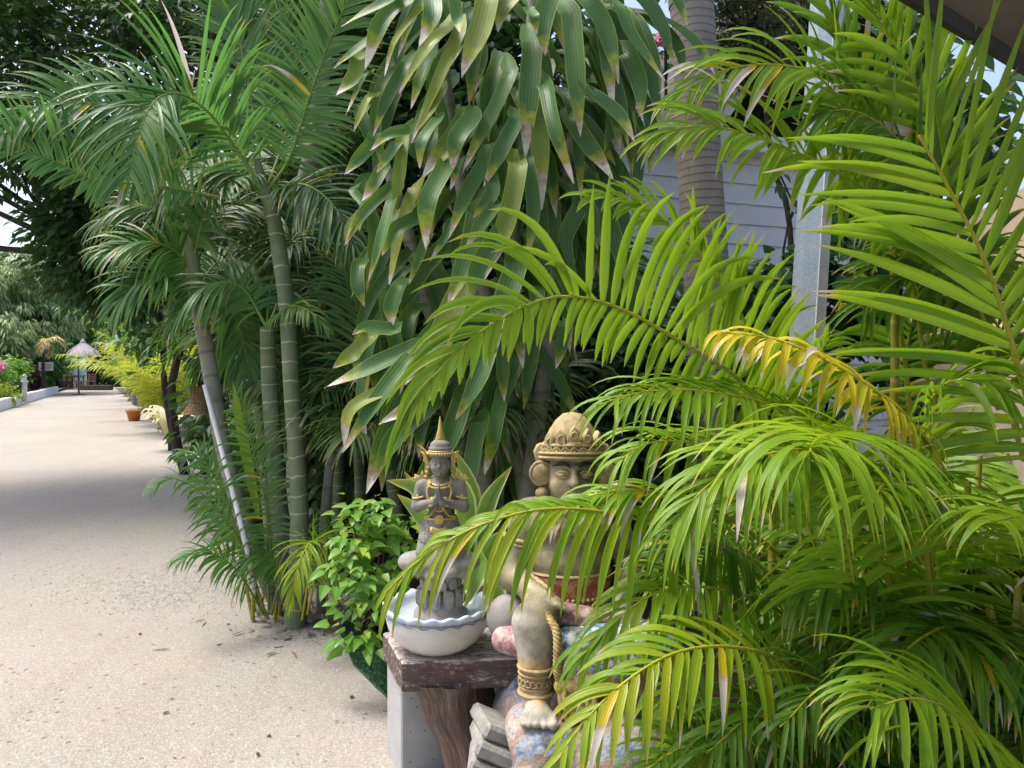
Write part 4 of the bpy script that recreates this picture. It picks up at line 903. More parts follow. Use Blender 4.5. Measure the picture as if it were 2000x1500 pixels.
# ---- ringed palm trunk
pt = [P(1400, 1080, 5.0), P(1393, 800, 5.0), P(1385, 620, 5.0), P(1368, 350, 5.0), P(1355, 60, 5.0), P(1350, 8, 5.0)]; pt[0][2] = 0
rp = thing("ringed_palm", "tall palm with a thick grey ringed trunk in front of the white house", "palm", pt[0])
mb = MB(); tube(mb, crom(pt, 40), [.165, .158, .152, .145, .138, .14], 24); mb.build("trunk", M['trunk_grey'], rp)
top = pt[-1]; mb = MB(); tube(mb, crom([top - [0, 0, .02], top + [0, 0, .25], top + [-.02, 0, .7], top + [-.03, 0, 1.2]], 14), [.145, .17, .13, .07], 20); mb.build("crownshaft", M['sheath'], rp)
for q in range(9):
    frond(rp, arc(top + [-.03, 0, 1.15], q * .7 + .2, 1.0, 2.2, 2.0), (M['palm'], M['stalk_green']), L=.55, Wd=.045, N=38, droop=1.2)

# ------------------------------------------------------------------ foreground yellow-green palms
FM = (M['areca'], M['stalk']); FD = (M['areca_shade'], M['stalk']); FY = (M['areca_yellow'], M['stalk'])
c0 = np.array([1.35, 2.95, 0])
fa = thing("areca_palm", "large yellow-green feather palm clump spreading in front of the seated statue", "palm", c0)
V = (0, -1, .25)
frond(fa, px([(1640, 1250, 3.0), (1560, 960, 2.85), (1460, 760, 2.65), (1330, 668, 2.5), (1200, 598, 2.35), (1080, 580, 2.22), (950, 640, 2.12), (850, 730, 2.07), (790, 830, 2.05)]), FM, n=(.05, -1, .12), L=.46, Wd=.044, N=46, t0=.27, ang=(88, 6), angup=[(0, 46), (.2, 52), (.45, 84), (.6, 84), (.78, 40), (1, 8)], apow=1.6, droop=.75, drt=1.4, lift=.06, sides=(1, .45), jit=.05)
frond(fa, px([(1640, 1100, 3.1), (1540, 800, 3.0), (1450, 620, 2.9), (1380, 520, 2.82), (1310, 440, 2.75), (1220, 390, 2.68), (1140, 385, 2.6)]), FM, n=(.2, -1, .6), L=.32, Wd=.045, N=26, t0=.3, ang=(75, 15), droop=1.0, lift=.2, sides=(.9, .8))
frond(fa, px([(1820, 1000, 2.7), (1760, 890, 2.5), (1690, 850, 2.25), (1620, 850, 1.98), (1588, 866, 1.75), (1580, 895, 1.6)]), FM, n=(0, -.3, 1), L=.42, Wd=.034, N=18, t0=.42, tipL=.8, ang=(88, 10), droop=1.75, lift=.22, r=(.009, .002))
frond(fa, px([(1740, 1150, 2.8), (1650, 900, 2.7), (1520, 800, 2.55), (1380, 765, 2.4), (1260, 765, 2.3), (1170, 790, 2.25)]), FM, n=(0, -.5, 1), L=.36, Wd=.03, N=34, t0=.3, droop=1.4, lift=.15)
frond(fa, px([(1800, 1100, 2.6), (1700, 930, 2.4), (1580, 880, 2.2), (1460, 900, 2.05), (1370, 960, 1.98), (1310, 1040, 1.95)]), FM, n=(0, -.5, 1), L=.36, Wd=.03, N=32, t0=.3, ang=(65, 15), droop=1.3, lift=.15)
frond(fa, px([(1900, 1060, 2.55), (1850, 930, 2.4), (1770, 815, 2.25), (1650, 725, 2.15), (1520, 665, 2.08), (1400, 648, 2.02)]), FY, n=(0, -.6, 1), L=.25, Wd=.036, N=20, t0=.35, ang=(70, 15), droop=2.2, lift=.1, yellow=.35, brown=.2)
frond(fa, px([(1560, 1200, 2.9), (1420, 1075, 2.6), (1300, 1030, 2.42), (1180, 1000, 2.3), (1060, 995, 2.2), (940, 1025, 2.13), (830, 1085, 2.1), (750, 1160, 2.08)]), FM, n=(-.1, -.75, .65), L=.37, Wd=.032, N=30, t0=.30, ang=(66, 14), droop=1.7, lift=.0, sides=(.55, 1), yellow=.12, brown=.05)
frond(fa, px([(1640, 1400, 2.6), (1540, 1300, 2.35), (1440, 1265, 2.2), (1330, 1272, 2.08), (1230, 1325, 1.98), (1140, 1410, 1.92), (1085, 1490, 1.88)]), FM, n=(-.1, -.6, .8), L=.30, Wd=.036, N=24, t0=.2, ang=(75, 20), droop=1.6, lift=.1, yellow=.18, brown=.1)
frond(fa, px([(1680, 1350, 2.8), (1530, 1200, 2.6), (1400, 1150, 2.45), (1290, 1155, 2.32), (1200, 1215, 2.25), (1135, 1290, 2.2)]), FM, n=(0, -.5, .9), L=.36, Wd=.034, N=26, t0=.25, ang=(72, 16), droop=1.5, lift=.1)
frond(fa, px([(1740, 1500, 2.5), (1700, 1340, 2.45), (1665, 1120, 2.35), (1640, 1000, 2.25), (1600, 900, 2.2)]), FM, n=(0, -1, .2), L=.42, Wd=.034, N=20, t0=.35, ang=(75, 25), droop=1.1, lift=.1)
frond(fa, px([(2200, 1500, 2.3), (2150, 1250, 2.15), (2080, 1080, 1.95), (2000, 1015, 1.78), (1930, 1020, 1.62)]), FM, n=(-.1, -.4, 1), L=.34, Wd=.032, N=18, t0=.4, ang=(80, 20), droop=1.6, lift=.15)
frond(fa, px([(2010, 1650, 1.95), (1950, 1490, 1.85), (1885, 1405, 1.74), (1790, 1365, 1.64), (1700, 1385, 1.57)]), FM, n=(0, -.4, 1), L=.34, Wd=.032, N=22, t0=.25, ang=(80, 20), droop=1.5, lift=.15)
frond(fa, px([(1820, 1200, 2.6), (1800, 950, 2.4), (1820, 780, 2.3), (1900, 740, 2.2), (2000, 790, 2.1)]), FM, n=(.1, -.5, 1), L=.36, Wd=.032, N=26, t0=.3, droop=1.5, lift=.2)
frond(fa, px([(1700, 1250, 2.9), (1620, 950, 2.9), (1590, 800, 2.85), (1590, 720, 2.8), (1620, 660, 2.75)]), FM, n=(0, -1, .3), L=.26, Wd=.04, N=20, t0=.4, ang=(60, 20), droop=.9, lift=.2)
frond(fa, px([(1600, 1100, 2.75), (1480, 930, 2.6), (1370, 870, 2.48), (1270, 865, 2.4), (1200, 905, 2.36)]), FM, n=(0, -.5, 1), L=.34, Wd=.03, N=24, t0=.3, droop=1.5, lift=.12)
frond(fa, px([(1560, 1180, 2.8), (1450, 1080, 2.65), (1350, 1060, 2.55), (1260, 1090, 2.5)]), FD, n=(0, -.5, 1), L=.3, Wd=.03, N=22, t0=.3, droop=1.5, lift=.12)
frond(fa, px([(1520, 1080, 2.75), (1420, 1010, 2.58), (1320, 968, 2.45), (1220, 958, 2.38), (1120, 978, 2.33), (1060, 1010, 2.31)]), FM, n=(0, -.4, 1), L=.24, Wd=.028, N=22, t0=.35, ang=(70, 12), droop=1.7, lift=.05, brown=.3)
# fillers kept clear of the statues, the post and the house wall
def ok_f(ctrl, mg=70):
    x, y, d = proj(crom(ctrl, 14)[3:])
    bad = ((x < 1215 + mg) & (y > 790) & (d < 4)) | (x < 1090 + mg) | ((x > 1230) & (x < 1680) & (y < 520)) | (d < 1.55)
    return not bad.any()
cnt = 0
for tr in range(900):
    if cnt >= 64: break
    base = c0 + np.array([rng.uniform(-.25, .65), rng.uniform(-.25, .6), rng.uniform(.0, .35)]); az = rng.uniform(-math.pi, math.pi)
    ct = arc(base, az, rng.uniform(.85, 1.4), rng.uniform(1.0, 1.75), rng.uniform(1.4, 2.4))
    if not ok_f(ct): continue
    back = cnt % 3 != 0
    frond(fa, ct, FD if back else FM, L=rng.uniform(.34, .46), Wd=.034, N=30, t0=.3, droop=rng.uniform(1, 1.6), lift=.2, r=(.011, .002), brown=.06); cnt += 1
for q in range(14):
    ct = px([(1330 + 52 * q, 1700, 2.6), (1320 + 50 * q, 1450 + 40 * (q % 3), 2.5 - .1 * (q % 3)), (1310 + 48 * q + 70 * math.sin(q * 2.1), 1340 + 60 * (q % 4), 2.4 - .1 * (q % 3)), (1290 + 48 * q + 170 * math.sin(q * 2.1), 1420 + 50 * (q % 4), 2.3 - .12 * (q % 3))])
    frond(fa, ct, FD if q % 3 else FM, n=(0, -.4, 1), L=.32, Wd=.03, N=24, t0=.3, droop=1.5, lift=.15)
for q in range(10):
    b_ = c0 + np.array([rng.uniform(-.3, .75), rng.uniform(-.3, .35), 0]); mb = MB(); le = np.array([rng.normal(0, .12), rng.normal(-.05, .1), 1.]) * rng.uniform(.7, 1.3)
    tube(mb, crom([b_, b_ + le * .5 + [0, .02, 0], b_ + le], 10), [.022, .017, .011], 10); mb.build("cane", M['cane'], fa)

c1 = np.array([1.95, 3.05, 0])
fb = thing("areca_palm", "tall back-lit feather palm with thick yellow stems against the cream building", "palm", c1)
frond(fb, px([(2110, 1150, 2.4), (2010, 790, 2.3), (1935, 540, 2.22), (1865, 390, 2.16), (1795, 265, 2.1)]), FM, n=(-.1, -1, .1), L=.64, Wd=.050, N=18, t0=.3, ang=(66, 34), apow=.8, droop=.3, lift=.08, r=(.015, .004), tipL=.8, brown=.07, jit=.05)
frond(fb, px([(1790, 900, 2.9), (1755, 600, 2.8), (1735, 430, 2.7), (1650, 345, 2.6), (1500, 275, 2.5), (1370, 245, 2.42), (1270, 270, 2.38)]), FM, n=(.2, -1, .5), L=.38, Wd=.036, N=28, t0=.4, ang=(75, 14), droop=1.1, lift=.12, brown=.1, sides=(1, .8))
frond(fb, px([(1820, 800, 2.9), (1760, 450, 2.8), (1660, 230, 2.7), (1580, 140, 2.62), (1440, 130, 2.55), (1320, 185, 2.5)]), FM, n=(.2, -1, .5), L=.36, Wd=.034, N=26, t0=.4, ang=(75, 12), droop=1.1, lift=.12, brown=.1)
frond(fb, px([(1840, 900, 3.0), (1790, 500, 2.9), (1720, 250, 2.8), (1640, 80, 2.75), (1570, -60, 2.7)]), FD, n=(.1, -1, .2), L=.45, Wd=.045, N=22, t0=.4, ang=(62, 20), droop=.6, lift=.1, brown=.08)
frond(fb, px([(1950, 800, 2.9), (1870, 420, 2.8), (1790, 170, 2.7), (1700, 10, 2.65), (1640, -120, 2.6)]), FM, n=(.1, -1, .2), L=.46, Wd=.045, N=20, t0=.4, ang=(60, 20), droop=.5, lift=.1, brown=.12)
frond(fb, px([(2000, 900, 2.8), (1900, 560, 2.75), (1800, 330, 2.7), (1680, 220, 2.6), (1560, 230, 2.55)]), FD, n=(.2, -1, .5), L=.42, Wd=.042, N=24, t0=.35, ang=(72, 20), droop=.9, lift=.12)
frond(fb, px([(2060, 1000, 2.9), (1980, 700, 2.85), (1880, 560, 2.8), (1760, 540, 2.7), (1680, 600, 2.65)]), FD, n=(.2, -1, .6), L=.40, Wd=.04, N=26, t0=.35, ang=(72, 20), droop=1.2, lift=.12)
frond(fb, px([(1800, 1000, 3.0), (1770, 750, 2.95), (1790, 600, 2.9), (1850, 520, 2.85), (1940, 500, 2.8)]), FD, n=(.1, -1, .6), L=.4, Wd=.04, N=24, t0=.35, ang=(70, 20), droop=1.1, lift=.12)
for q in range(9):
    for tr in range(60):
        ct = arc(c1 + np.array([rng.uniform(-.3, .3), rng.uniform(-.3, .4), .1]), rng.uniform(-2.6, 2.6), rng.uniform(1.1, 1.5), rng.uniform(1.2, 2.2), rng.uniform(1.0, 2.0))
        x, y, d = proj(crom(ct, 14)[4:])
        if ((x > 1690) & (d > 1.7)).all() and (y > 640).all() and ct[-1][0] < 2.6: break
    else: continue
    frond(fb, ct, FD if q % 2 else FM, L=.4, Wd=.038, N=28, t0=.3, droop=1.2, lift=.2, r=(.013, .003))
for (a, b) in (((2010, 1560, 2.5), (1930, 1180, 2.5)), ((1880, 1560, 2.6), (1960, 1250, 2.55)), ((1955, 1560, 2.62), (1990, 1130, 2.62)), ((1790, 1540, 2.8), (1760, 1180, 2.8)), ((2040, 1500, 2.4), (2000, 1180, 2.35)), ((1740, 1000, 2.9), (1745, 440, 2.75)), ((1720, 1560, 2.75), (1640, 1000, 2.6))):
    A0, B0 = P(*a), P(*b); mb = MB(); tube(mb, crom([A0 - (B0 - A0) * max(0, A0[2] / (B0[2] - A0[2])), A0, (A0 + B0) / 2 + [.01, 0, 0], B0], 14), [.02, .018, .012], 10); mb.build("cane", M['cane'], fb)

# ------------------------------------------------------------------ dragon tree: long strap leaves in drooping heads
dt_ = np.array([-.02, 4.35, 0])
dr = thing("dragon_tree", "dense corn plant with long drooping strap leaves that end in dry pale tips", "dragon tree", dt_)
heads = [(1050, -60), (880, -20), (1200, 60), (1130, 200), (1000, 180), (830, 170), (700, 220), (1080, 330), (900, 330), (780, 420), (1010, 470), (1150, 430), (880, 540), (760, 600), (980, 640), (1060, 620), (820, 740), (920, 780)]
H = np.array(heads, float); hb = [MB() for _ in heads]
def crop(l): return [(600 + .3733 * a, .3733 * b) for a, b in l]
LV = [([(430, 20), (180, 140)], 90), ([(520, 0), (420, 130), (300, 365)], 110), ([(600, 40), (500, 200), (405, 400)], 62), ([(330, 190), (140, 360)], 80), ([(650, 0), (640, 120), (580, 250)], 110), ([(730, 160), (640, 270), (480, 490)], 100), ([(770, -30), (785, 70), (800, 170)], 75),
      ([(950, -20), (900, 150), (810, 410)], 150), ([(1300, -80), (1290, 100), (1245, 295)], 130), ([(1385, 90), (1400, 330), (1430, 715)], 120), ([(1450, -20), (1570, 150), (1630, 440)], 105), ([(1640, 50), (1740, 210), (1875, 420)], 105), ([(1550, 180), (1580, 400), (1605, 590)], 80), ([(1180, 240), (1140, 500), (1140, 835)], 125),
      ([(1060, 400), (980, 600), (810, 915)], 100), ([(790, 190), (680, 420), (545, 750)], 85), ([(820, 640), (720, 790), (600, 935)], 125), ([(510, 350), (430, 540), (345, 715)], 75), ([(640, 300), (600, 430), (540, 570)], 90), ([(330, 740), (195, 915)], 80), ([(540, 680), (440, 720), (330, 790)], 70), ([(1215, 540), (1210, 800), (1225, 1100)], 120), ([(1260, 480), (1340, 700), (1395, 960)], 95), ([(1090, 640), (1020, 800), (920, 980)], 95),
      ([(960, 930), (920, 1030), (865, 1145)], 85), ([(1100, 890), (1030, 1150), (925, 1470)], 115), ([(500, 720), (490, 920), (440, 1170)], 75), ([(390, 890), (330, 970), (285, 1055)], 75), ([(460, 770), (365, 905)], 70), ([(710, 900), (650, 1080), (620, 1305)], 110), ([(930, 850), (840, 1030), (740, 1250)], 90), ([(890, 1140), (800, 1350), (735, 1610)], 135), ([(1000, 1230), (930, 1400), (850, 1580)], 110), ([(570, 1000), (510, 1200), (430, 1490)], 105), ([(1150, 850), (1180, 1100), (1150, 1365)], 85),
      ([(440, 980), (300, 1120), (195, 1285)], 70), ([(590, 1130), (500, 1220), (390, 1340)], 90), ([(440, 1060), (380, 1280), (315, 1480)], 75), ([(310, 410), (200, 600)], 50), ([(345, 520), (245, 690)], 50), ([(740, 1180), (690, 1270), (640, 1370)], 45), ([(610, 1270), (530, 1490)], 55), ([(790, 860), (750, 995)], 60), ([(260, 310), (210, 400), (150, 500)], 90), ([(1460, 480), (1600, 600), (1720, 760)], 120), ([(1690, 290), (1740, 450), (1750, 610)], 110), ([(1390, 640), (1480, 780), (1600, 940)], 110), ([(1100, -40), (1060, 60), (1000, 170)], 110), ([(1160, 60), (1180, 120), (1200, 180)], 70),
      ([(860, 620), (800, 760), (760, 900)], 110), ([(700, 480), (640, 600), (560, 700)], 70), ([(980, 1080), (900, 1180), (830, 1290)], 80), ([(680, 640), (640, 760), (590, 880)], 80), ([(330, 1060), (250, 1180), (200, 1280)], 60), ([(240, 1000), (300, 1090), (270, 1210)], 50)]
LV = [(crop(l), w * .3733) for l, w in LV]
LV += [([(830, 670), (740, 710), (634, 757)], 44), ([(770, 645), (725, 640), (688, 655)], 34), ([(800, 705), (740, 780), (668, 885)], 46), ([(880, 720), (810, 790), (740, 830)], 50), ([(960, 660), (940, 740), (890, 820)], 44), ([(975, 790), (960, 850), (946, 930)], 34), ([(990, 680), (985, 785)], 30), ([(1020, 610), (1022, 720)], 30), ([(790, 780), (760, 850), (715, 965)], 48), ([(840, 790), (780, 860), (728, 940)], 44), ([(900, 790), (870, 860), (800, 960)], 46), ([(1095, 640), (1085, 720)], 30), ([(720, 660), (690, 690), (650, 720)], 38), ([(760, 760), (700, 800), (672, 870)], 34), ([(905, 560), (880, 640), (840, 760)], 56), ([(1010, 520), (985, 600), (950, 690)], 52), ([(870, 640), (840, 700), (780, 760)], 46), ([(780, 560), (770, 600), (765, 640)], 36), ([(940, 830), (935, 900), (915, 980)], 44), ([(870, 850), (840, 930), (800, 990)], 40), ([(700, 520), (705, 560), (712, 600)], 30)]
for q, (l, w) in enumerate(LV):
    d = 3.62 + .25 * rng.random() + .0006 * abs(l[0][0] - 950)
    bx, by = l[0]; ll = min(1., math.hypot(l[-1][0] - bx, l[-1][1] - by) / 200); pts = [P(bx + .16 * ll * (960 - bx), by - 42 * ll, d + .3 * ll), P(bx + .05 * ll * (960 - bx), by - 14 * ll, d + .08 * ll)] + [P(x, y, d - .03 * i) for i, (x, y) in enumerate(l)]
    nn_ = np.array([rng.normal(-.1, .3), -1, .55 + rng.normal(0, .2)])
    pts[-2] = pts[-2] + np.array([rng.normal(0, .018), rng.normal(-.02, .03), 0])
    att = (rng.random(), .0 if rng.random() < .8 else rng.uniform(.2, .5), rng.uniform(.07, .22), 1)
    hi = np.argmin(((H - np.array(l[0])) ** 2).sum(1)); strap(hb[hi], pts, w / 1500 * d * .88, nn_, 16, .35, att, wave=.07, seed=rng.uniform(0, 6))
for q in range(230):
    hi = rng.integers(0, len(heads)) if q > 60 else (2, 3, 11, 7)[q % 4]; hx, hy = heads[hi]; bx = hx + rng.normal(0, 45); by = hy + rng.normal(10, 55); d = rng.uniform(4.0, 4.6)
    ln = rng.uniform(110, 240); an = (bx - 960) / 330 * .55 + rng.normal(0, .28)
    if bx + ln * math.sin(an) > 1275 and by > 60 or bx + ln * math.sin(an) < 655 + max(0, by - 500) * .3: continue
    tip = (bx + ln * math.sin(an), by + ln * math.cos(an)); md = ((bx + tip[0]) / 2 + rng.normal(0, 8) + 12 * np.sign(an), (by + tip[1]) / 2 - 12)
    pts = [P(bx + .22 * (960 - bx), by - 30, d + .28), P(bx, by - 8, d + .05), P(*md, d), P(*tip, d - .02)]
    strap(hb[hi], pts, rng.uniform(.06, .10), np.array([rng.normal(0, .4), -1, .6]), 12, .35, (rng.random() * .6, 0, rng.uniform(.02, .14), 1), wave=.09, seed=rng.uniform(0, 6))
for (hx, hy), m_ in zip(heads, hb):
    o = m_.build("leaf_head", M['dracaena'], dr)
for q, (tx, ty, d) in enumerate([(1050, -60, 4.2), (860, 100, 4.25), (760, 330, 4.3), (1120, 260, 4.25), (930, 500, 4.3), (1010, 640, 4.3), (840, 690, 4.35)]):
    b_ = dt_ + np.array([rng.uniform(-.25, .25), rng.uniform(-.1, .2), 0]); t_ = P(tx, ty, d); mb = MB()
    tube(mb, crom([b_, b_ * .5 + t_ * .5 + [rng.normal(0, .05), .05, .1], t_], 16), [.06, .045, .035], 12); mb.build("stem", M['trunk_pale'], dr)

# ------------------------------------------------------------------ tall clump palms on the left
PM = (M['palm'], M['stalk_green']); PK = (M['palm_shade'], M['stalk_green'])
def trunk(parent, pts, r, mat, k=18, name="trunk"):
    mb = MB(); tube(mb, crom(pts, 34), r, k); return mb.build(name, mat, parent)
b_ = G(577, 1222); t1 = [b_] + px([(583, 1100, 4.65), (584, 960, 4.65), (570, 760, 4.65), (560, 600, 4.65), (545, 490, 4.65)])
p1 = thing("feather_palm", "tallest green feather palm with ringed green trunk at the path edge", "palm", b_, "clump of ringed palms at the path edge")
trunk(p1, t1, [.068, .058, .053, .05, .047, .047], M['trunk_green'])
mb = MB(); tube(mb, crom(px([(546, 495, 4.65), (535, 430, 4.65), (515, 360, 4.62), (500, 310, 4.58)]), 12), [.047, .044, .034, .02], 14); mb.build("crownshaft", M['trunk_green'], p1)
VV = (0, -1, .2)
fr1 = [([(520, 380, 4.62), (460, 290, 4.5), (410, 222, 4.35), (355, 184, 4.2), (305, 195, 4.05), (272, 260, 3.95), (252, 350, 3.9)], dict(n=(0, -1, .1), L=.62, Wd=.034, N=50, t0=.12, ang=(58, 40), apow=1.5, droop=.7, drt=.8, lift=.08, sides=(1, .8))),
       ([(500, 400, 4.62), (340, 368, 4.4), (190, 350, 4.2), (100, 312, 4.1), (0, 277, 4.0), (-90, 268, 3.95)], dict(n=(0, -1, .3), L=.42, Wd=.034, N=46, t0=.2, ang=(78, 30), droop=.5, lift=.15, sides=(1, .45))),
       ([(500, 350, 4.6), (440, 262, 4.5), (330, 215, 4.4), (200, 203, 4.3), (110, 200, 4.2), (50, 220, 4.1), (-10, 275, 4.0)], dict(n=(0, -1, .4), L=.44, Wd=.034, N=46, t0=.2, ang=(80, 22), droop=.9, lift=.15)),
       ([(520, 375, 4.62), (565, 310, 4.55), (600, 205, 4.45), (640, 90, 4.38), (685, -10, 4.3), (720, -80, 4.25)], dict(n=(0, -1, .1), L=.42, Wd=.034, N=46, t0=.15, ang=(72, 30), droop=.6, lift=.12)),
       ([(515, 370, 4.8), (495, 220, 4.95), (465, 70, 5.1), (430, -60, 5.2)], dict(n=(0, -1, .1), L=.5, Wd=.036, N=44, t0=.15, ang=(50, 22), droop=.5, lift=.1)),
       ([(520, 380, 4.65), (590, 360, 4.5), (650, 400, 4.4), (690, 480, 4.3)], dict(n=(0, -.6, .8), L=.42, Wd=.034, N=34, t0=.15, ang=(70, 20), droop=1.2)),
       ([(515, 380, 4.65), (450, 330, 4.7), (370, 340, 4.75), (310, 420, 4.75)], dict(n=(0, -.6, .8), L=.42, Wd=.034, N=34, t0=.15, ang=(70, 20), droop=1.4)),
       ([(520, 370, 4.7), (560, 250, 4.9), (560, 130, 5.1), (540, 20, 5.3)], dict(n=(0, -1, .1), L=.45, Wd=.036, N=40, t0=.15, ang=(65, 25), droop=.7))]
for i, (l, kw) in enumerate(fr1): frond(p1, px(l), PM if i not in (5, 6) else PK, **kw)
b2_ = G(548, 1190); p2 = thing("feather_palm", "leaning grey-green palm trunk beside the white pole, fronds arching over the path", "palm", b2_, "clump of ringed palms at the path edge")
trunk(p2, [b2_] + px([(492, 1060, 4.8), (442, 900, 4.85), (420, 780, 4.85), (397, 650, 4.88), (380, 560, 4.9)]), [.06, .055, .05, .048, .045], M['trunk_pale'])
mb = MB(); tube(mb, crom(px([(383, 570, 4.9), (372, 500, 4.9), (368, 440, 4.9)]), 10), [.05, .052, .028], 14); mb.build("crownshaft", M['sheath'], p2)
for i, l in enumerate([[(380, 540, 4.9), (340, 490, 4.8), (280, 472, 4.7), (205, 490, 4.6)], [(385, 580, 4.9), (340, 540, 4.8), (280, 545, 4.7), (225, 600, 4.65)], [(400, 570, 5.0), (450, 600, 5.1), (480, 680, 5.1), (490, 760, 5.1)], [(375, 520, 4.9), (400, 420, 4.8), (440, 360, 4.7), (500, 340, 4.6)], [(390, 560, 5.0), (430, 510, 5.1), (500, 520, 5.1), (560, 590, 5.2)], [(375, 520, 4.95), (330, 430, 4.95), (260, 400, 4.9), (180, 440, 4.9)], [(380, 530, 5.), (420, 420, 5.1), (500, 400, 5.2), (560, 460, 5.3)]]):
    frond(p2, px(l), PM if i < 5 else PK, n=(0, -.7, .8), L=.40, Wd=.032, N=34, t0=.12, ang=(70, 20), droop=1.2, lift=.15)
b3_ = G(556, 1195); p3 = thing("feather_palm", "middle olive-green ringed trunk just left of the tallest palm, small bright frond on top", "palm", b3_, "clump of ringed palms at the path edge")
trunk(p3, [b3_] + px([(556, 1090, 4.8), (546, 1000, 4.8), (536, 880, 4.8), (526, 740, 4.82), (522, 640, 4.82)]), [.066, .06, .055, .052, .05, .045], M['trunk_green'])
for i, l in enumerate([[(522, 640, 4.8), (560, 600, 4.6), (600, 605, 4.45), (640, 640, 4.4)], [(522, 640, 4.8), (470, 560, 4.8), (400, 560, 4.7), (340, 620, 4.7)], [(522, 640, 4.85), (570, 540, 5.1), (630, 500, 5.2), (700, 540, 5.2)], [(520, 640, 4.9), (540, 520, 5.1), (600, 440, 5.2), (680, 430, 5.2)], [(522, 640, 4.9), (580, 640, 5.1), (640, 720, 5.2), (660, 820, 5.2)]]):
    frond(p3, px(l), PM if i in (0, 1) else PK, n=(0, -.7, .8), L=.2 if i == 0 else .42, Wd=.024 if i == 0 else .03, N=24 if i == 0 else 28, t0=.15, ang=(75, 15), droop=1.5, lift=.15, yellow=.1 if i == 0 else 0)
b4_ = G(628, 1195); p4 = thing("feather_palm", "slim pale grey palm stem right of the tallest trunk, with splayed yellow leaf stalks", "palm", b4_, "clump of ringed palms at the path edge")
trunk(p4, [b4_] + px([(632, 1060, 4.9), (640, 950, 4.9), (648, 880, 4.9)]), [.038, .034, .032, .03], M['trunk_pale'], 12)
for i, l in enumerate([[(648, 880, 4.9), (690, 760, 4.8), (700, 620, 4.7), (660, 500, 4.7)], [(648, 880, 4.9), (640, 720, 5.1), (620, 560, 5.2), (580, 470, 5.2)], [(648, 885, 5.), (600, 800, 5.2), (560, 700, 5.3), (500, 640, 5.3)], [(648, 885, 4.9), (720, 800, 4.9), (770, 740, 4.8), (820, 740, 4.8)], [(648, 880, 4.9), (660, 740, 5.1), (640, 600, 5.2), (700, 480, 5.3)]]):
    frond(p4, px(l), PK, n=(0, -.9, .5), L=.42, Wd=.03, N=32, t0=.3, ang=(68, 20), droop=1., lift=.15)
b5_ = G(535, 1200); p5 = thing("palm_sapling", "low young palm sprouts at the foot of the ringed trunks, reaching over the sand", "palm", b5_)
for i, l in enumerate([[(520, 1200, 4.7), (470, 1060, 4.6), (400, 970, 4.45), (340, 935, 4.3), (290, 955, 4.2)], [(515, 1200, 4.7), (460, 1110, 4.5), (400, 1078, 4.4), (345, 1095, 4.3)], [(530, 1200, 4.7), (545, 1120, 4.6), (500, 1085, 4.5), (470, 1110, 4.45)], [(590, 1210, 4.5), (610, 1080, 4.3), (605, 1060, 4.2), (580, 1110, 4.1), (570, 1180, 4.05)], [(600, 1200, 4.6), (630, 1080, 4.5), (670, 1055, 4.4), (705, 1080, 4.4)], [(525, 1200, 4.7), (520, 1000, 4.65), (490, 860, 4.6), (470, 780, 4.55)], [(510, 1200, 4.75), (450, 1000, 4.8), (400, 900, 4.8), (350, 880, 4.8)], [(640, 1210, 4.6), (640, 1120, 4.5), (660, 1060, 4.4), (640, 1030, 4.35)]]):
    frond(p5, px(l), (M['areca'], M['stalk']) if i in (3, 4) else PM, n=(0, -.6, 1), L=.24 if i < 5 else .3, Wd=.022, N=26, t0=.3, ang=(75, 15), droop=1.3, lift=.15, r=(.008, .002), yellow=.2 if i in (3,) else 0)
mb = MB(); strap(mb, px([(505, 1010, 4.75), (485, 900, 4.75), (465, 800, 4.72), (455, 745, 4.7)]), .06, (0, -1, .1), 12, .5, (.9, .2, 0, 1)); mb.build("spear_leaf", M['areca'], p5)
for q in range(9):
    b_ = b5_ + np.array([rng.uniform(-.18, .12), rng.uniform(-.15, .15), 0]); mb = MB(); tube(mb, [b_, b_ + [rng.normal(-.02, .06), rng.normal(0, .05), rng.uniform(.25, .7)]], [.014, .007], 8); mb.build("shoot", M['cane'], p5)
# darker palms filling the grove behind
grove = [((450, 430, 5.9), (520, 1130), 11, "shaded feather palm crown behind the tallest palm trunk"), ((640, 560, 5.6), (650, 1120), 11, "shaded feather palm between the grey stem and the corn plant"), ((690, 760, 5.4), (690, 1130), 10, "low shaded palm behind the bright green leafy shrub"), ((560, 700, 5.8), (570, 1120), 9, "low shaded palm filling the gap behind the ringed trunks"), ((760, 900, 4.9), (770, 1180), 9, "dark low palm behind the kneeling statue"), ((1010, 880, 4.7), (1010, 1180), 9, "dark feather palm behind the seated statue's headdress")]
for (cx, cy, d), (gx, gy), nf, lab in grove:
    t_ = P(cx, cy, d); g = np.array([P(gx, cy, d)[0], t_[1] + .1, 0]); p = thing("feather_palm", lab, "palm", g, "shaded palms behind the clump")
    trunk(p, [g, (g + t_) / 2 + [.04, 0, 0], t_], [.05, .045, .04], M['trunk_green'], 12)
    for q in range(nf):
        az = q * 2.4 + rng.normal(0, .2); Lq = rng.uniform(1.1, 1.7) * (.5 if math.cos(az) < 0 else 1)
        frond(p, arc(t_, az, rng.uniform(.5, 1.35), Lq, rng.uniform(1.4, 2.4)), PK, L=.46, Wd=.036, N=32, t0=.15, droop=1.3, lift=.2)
b_ = P(610, 300, 5.6); g = np.array([P(570, 300, 5.6)[0], b_[1], 0]); p = thing("feather_palm", "pale straight palm trunk standing between the left fronds and the corn plant", "palm", g)
trunk(p, [g, P(592, 420, 5.6), P(612, 300, 5.6), P(632, 120, 5.6), P(640, -30, 5.6)], [.085, .075, .07, .062, .05], M['trunk_pale'])
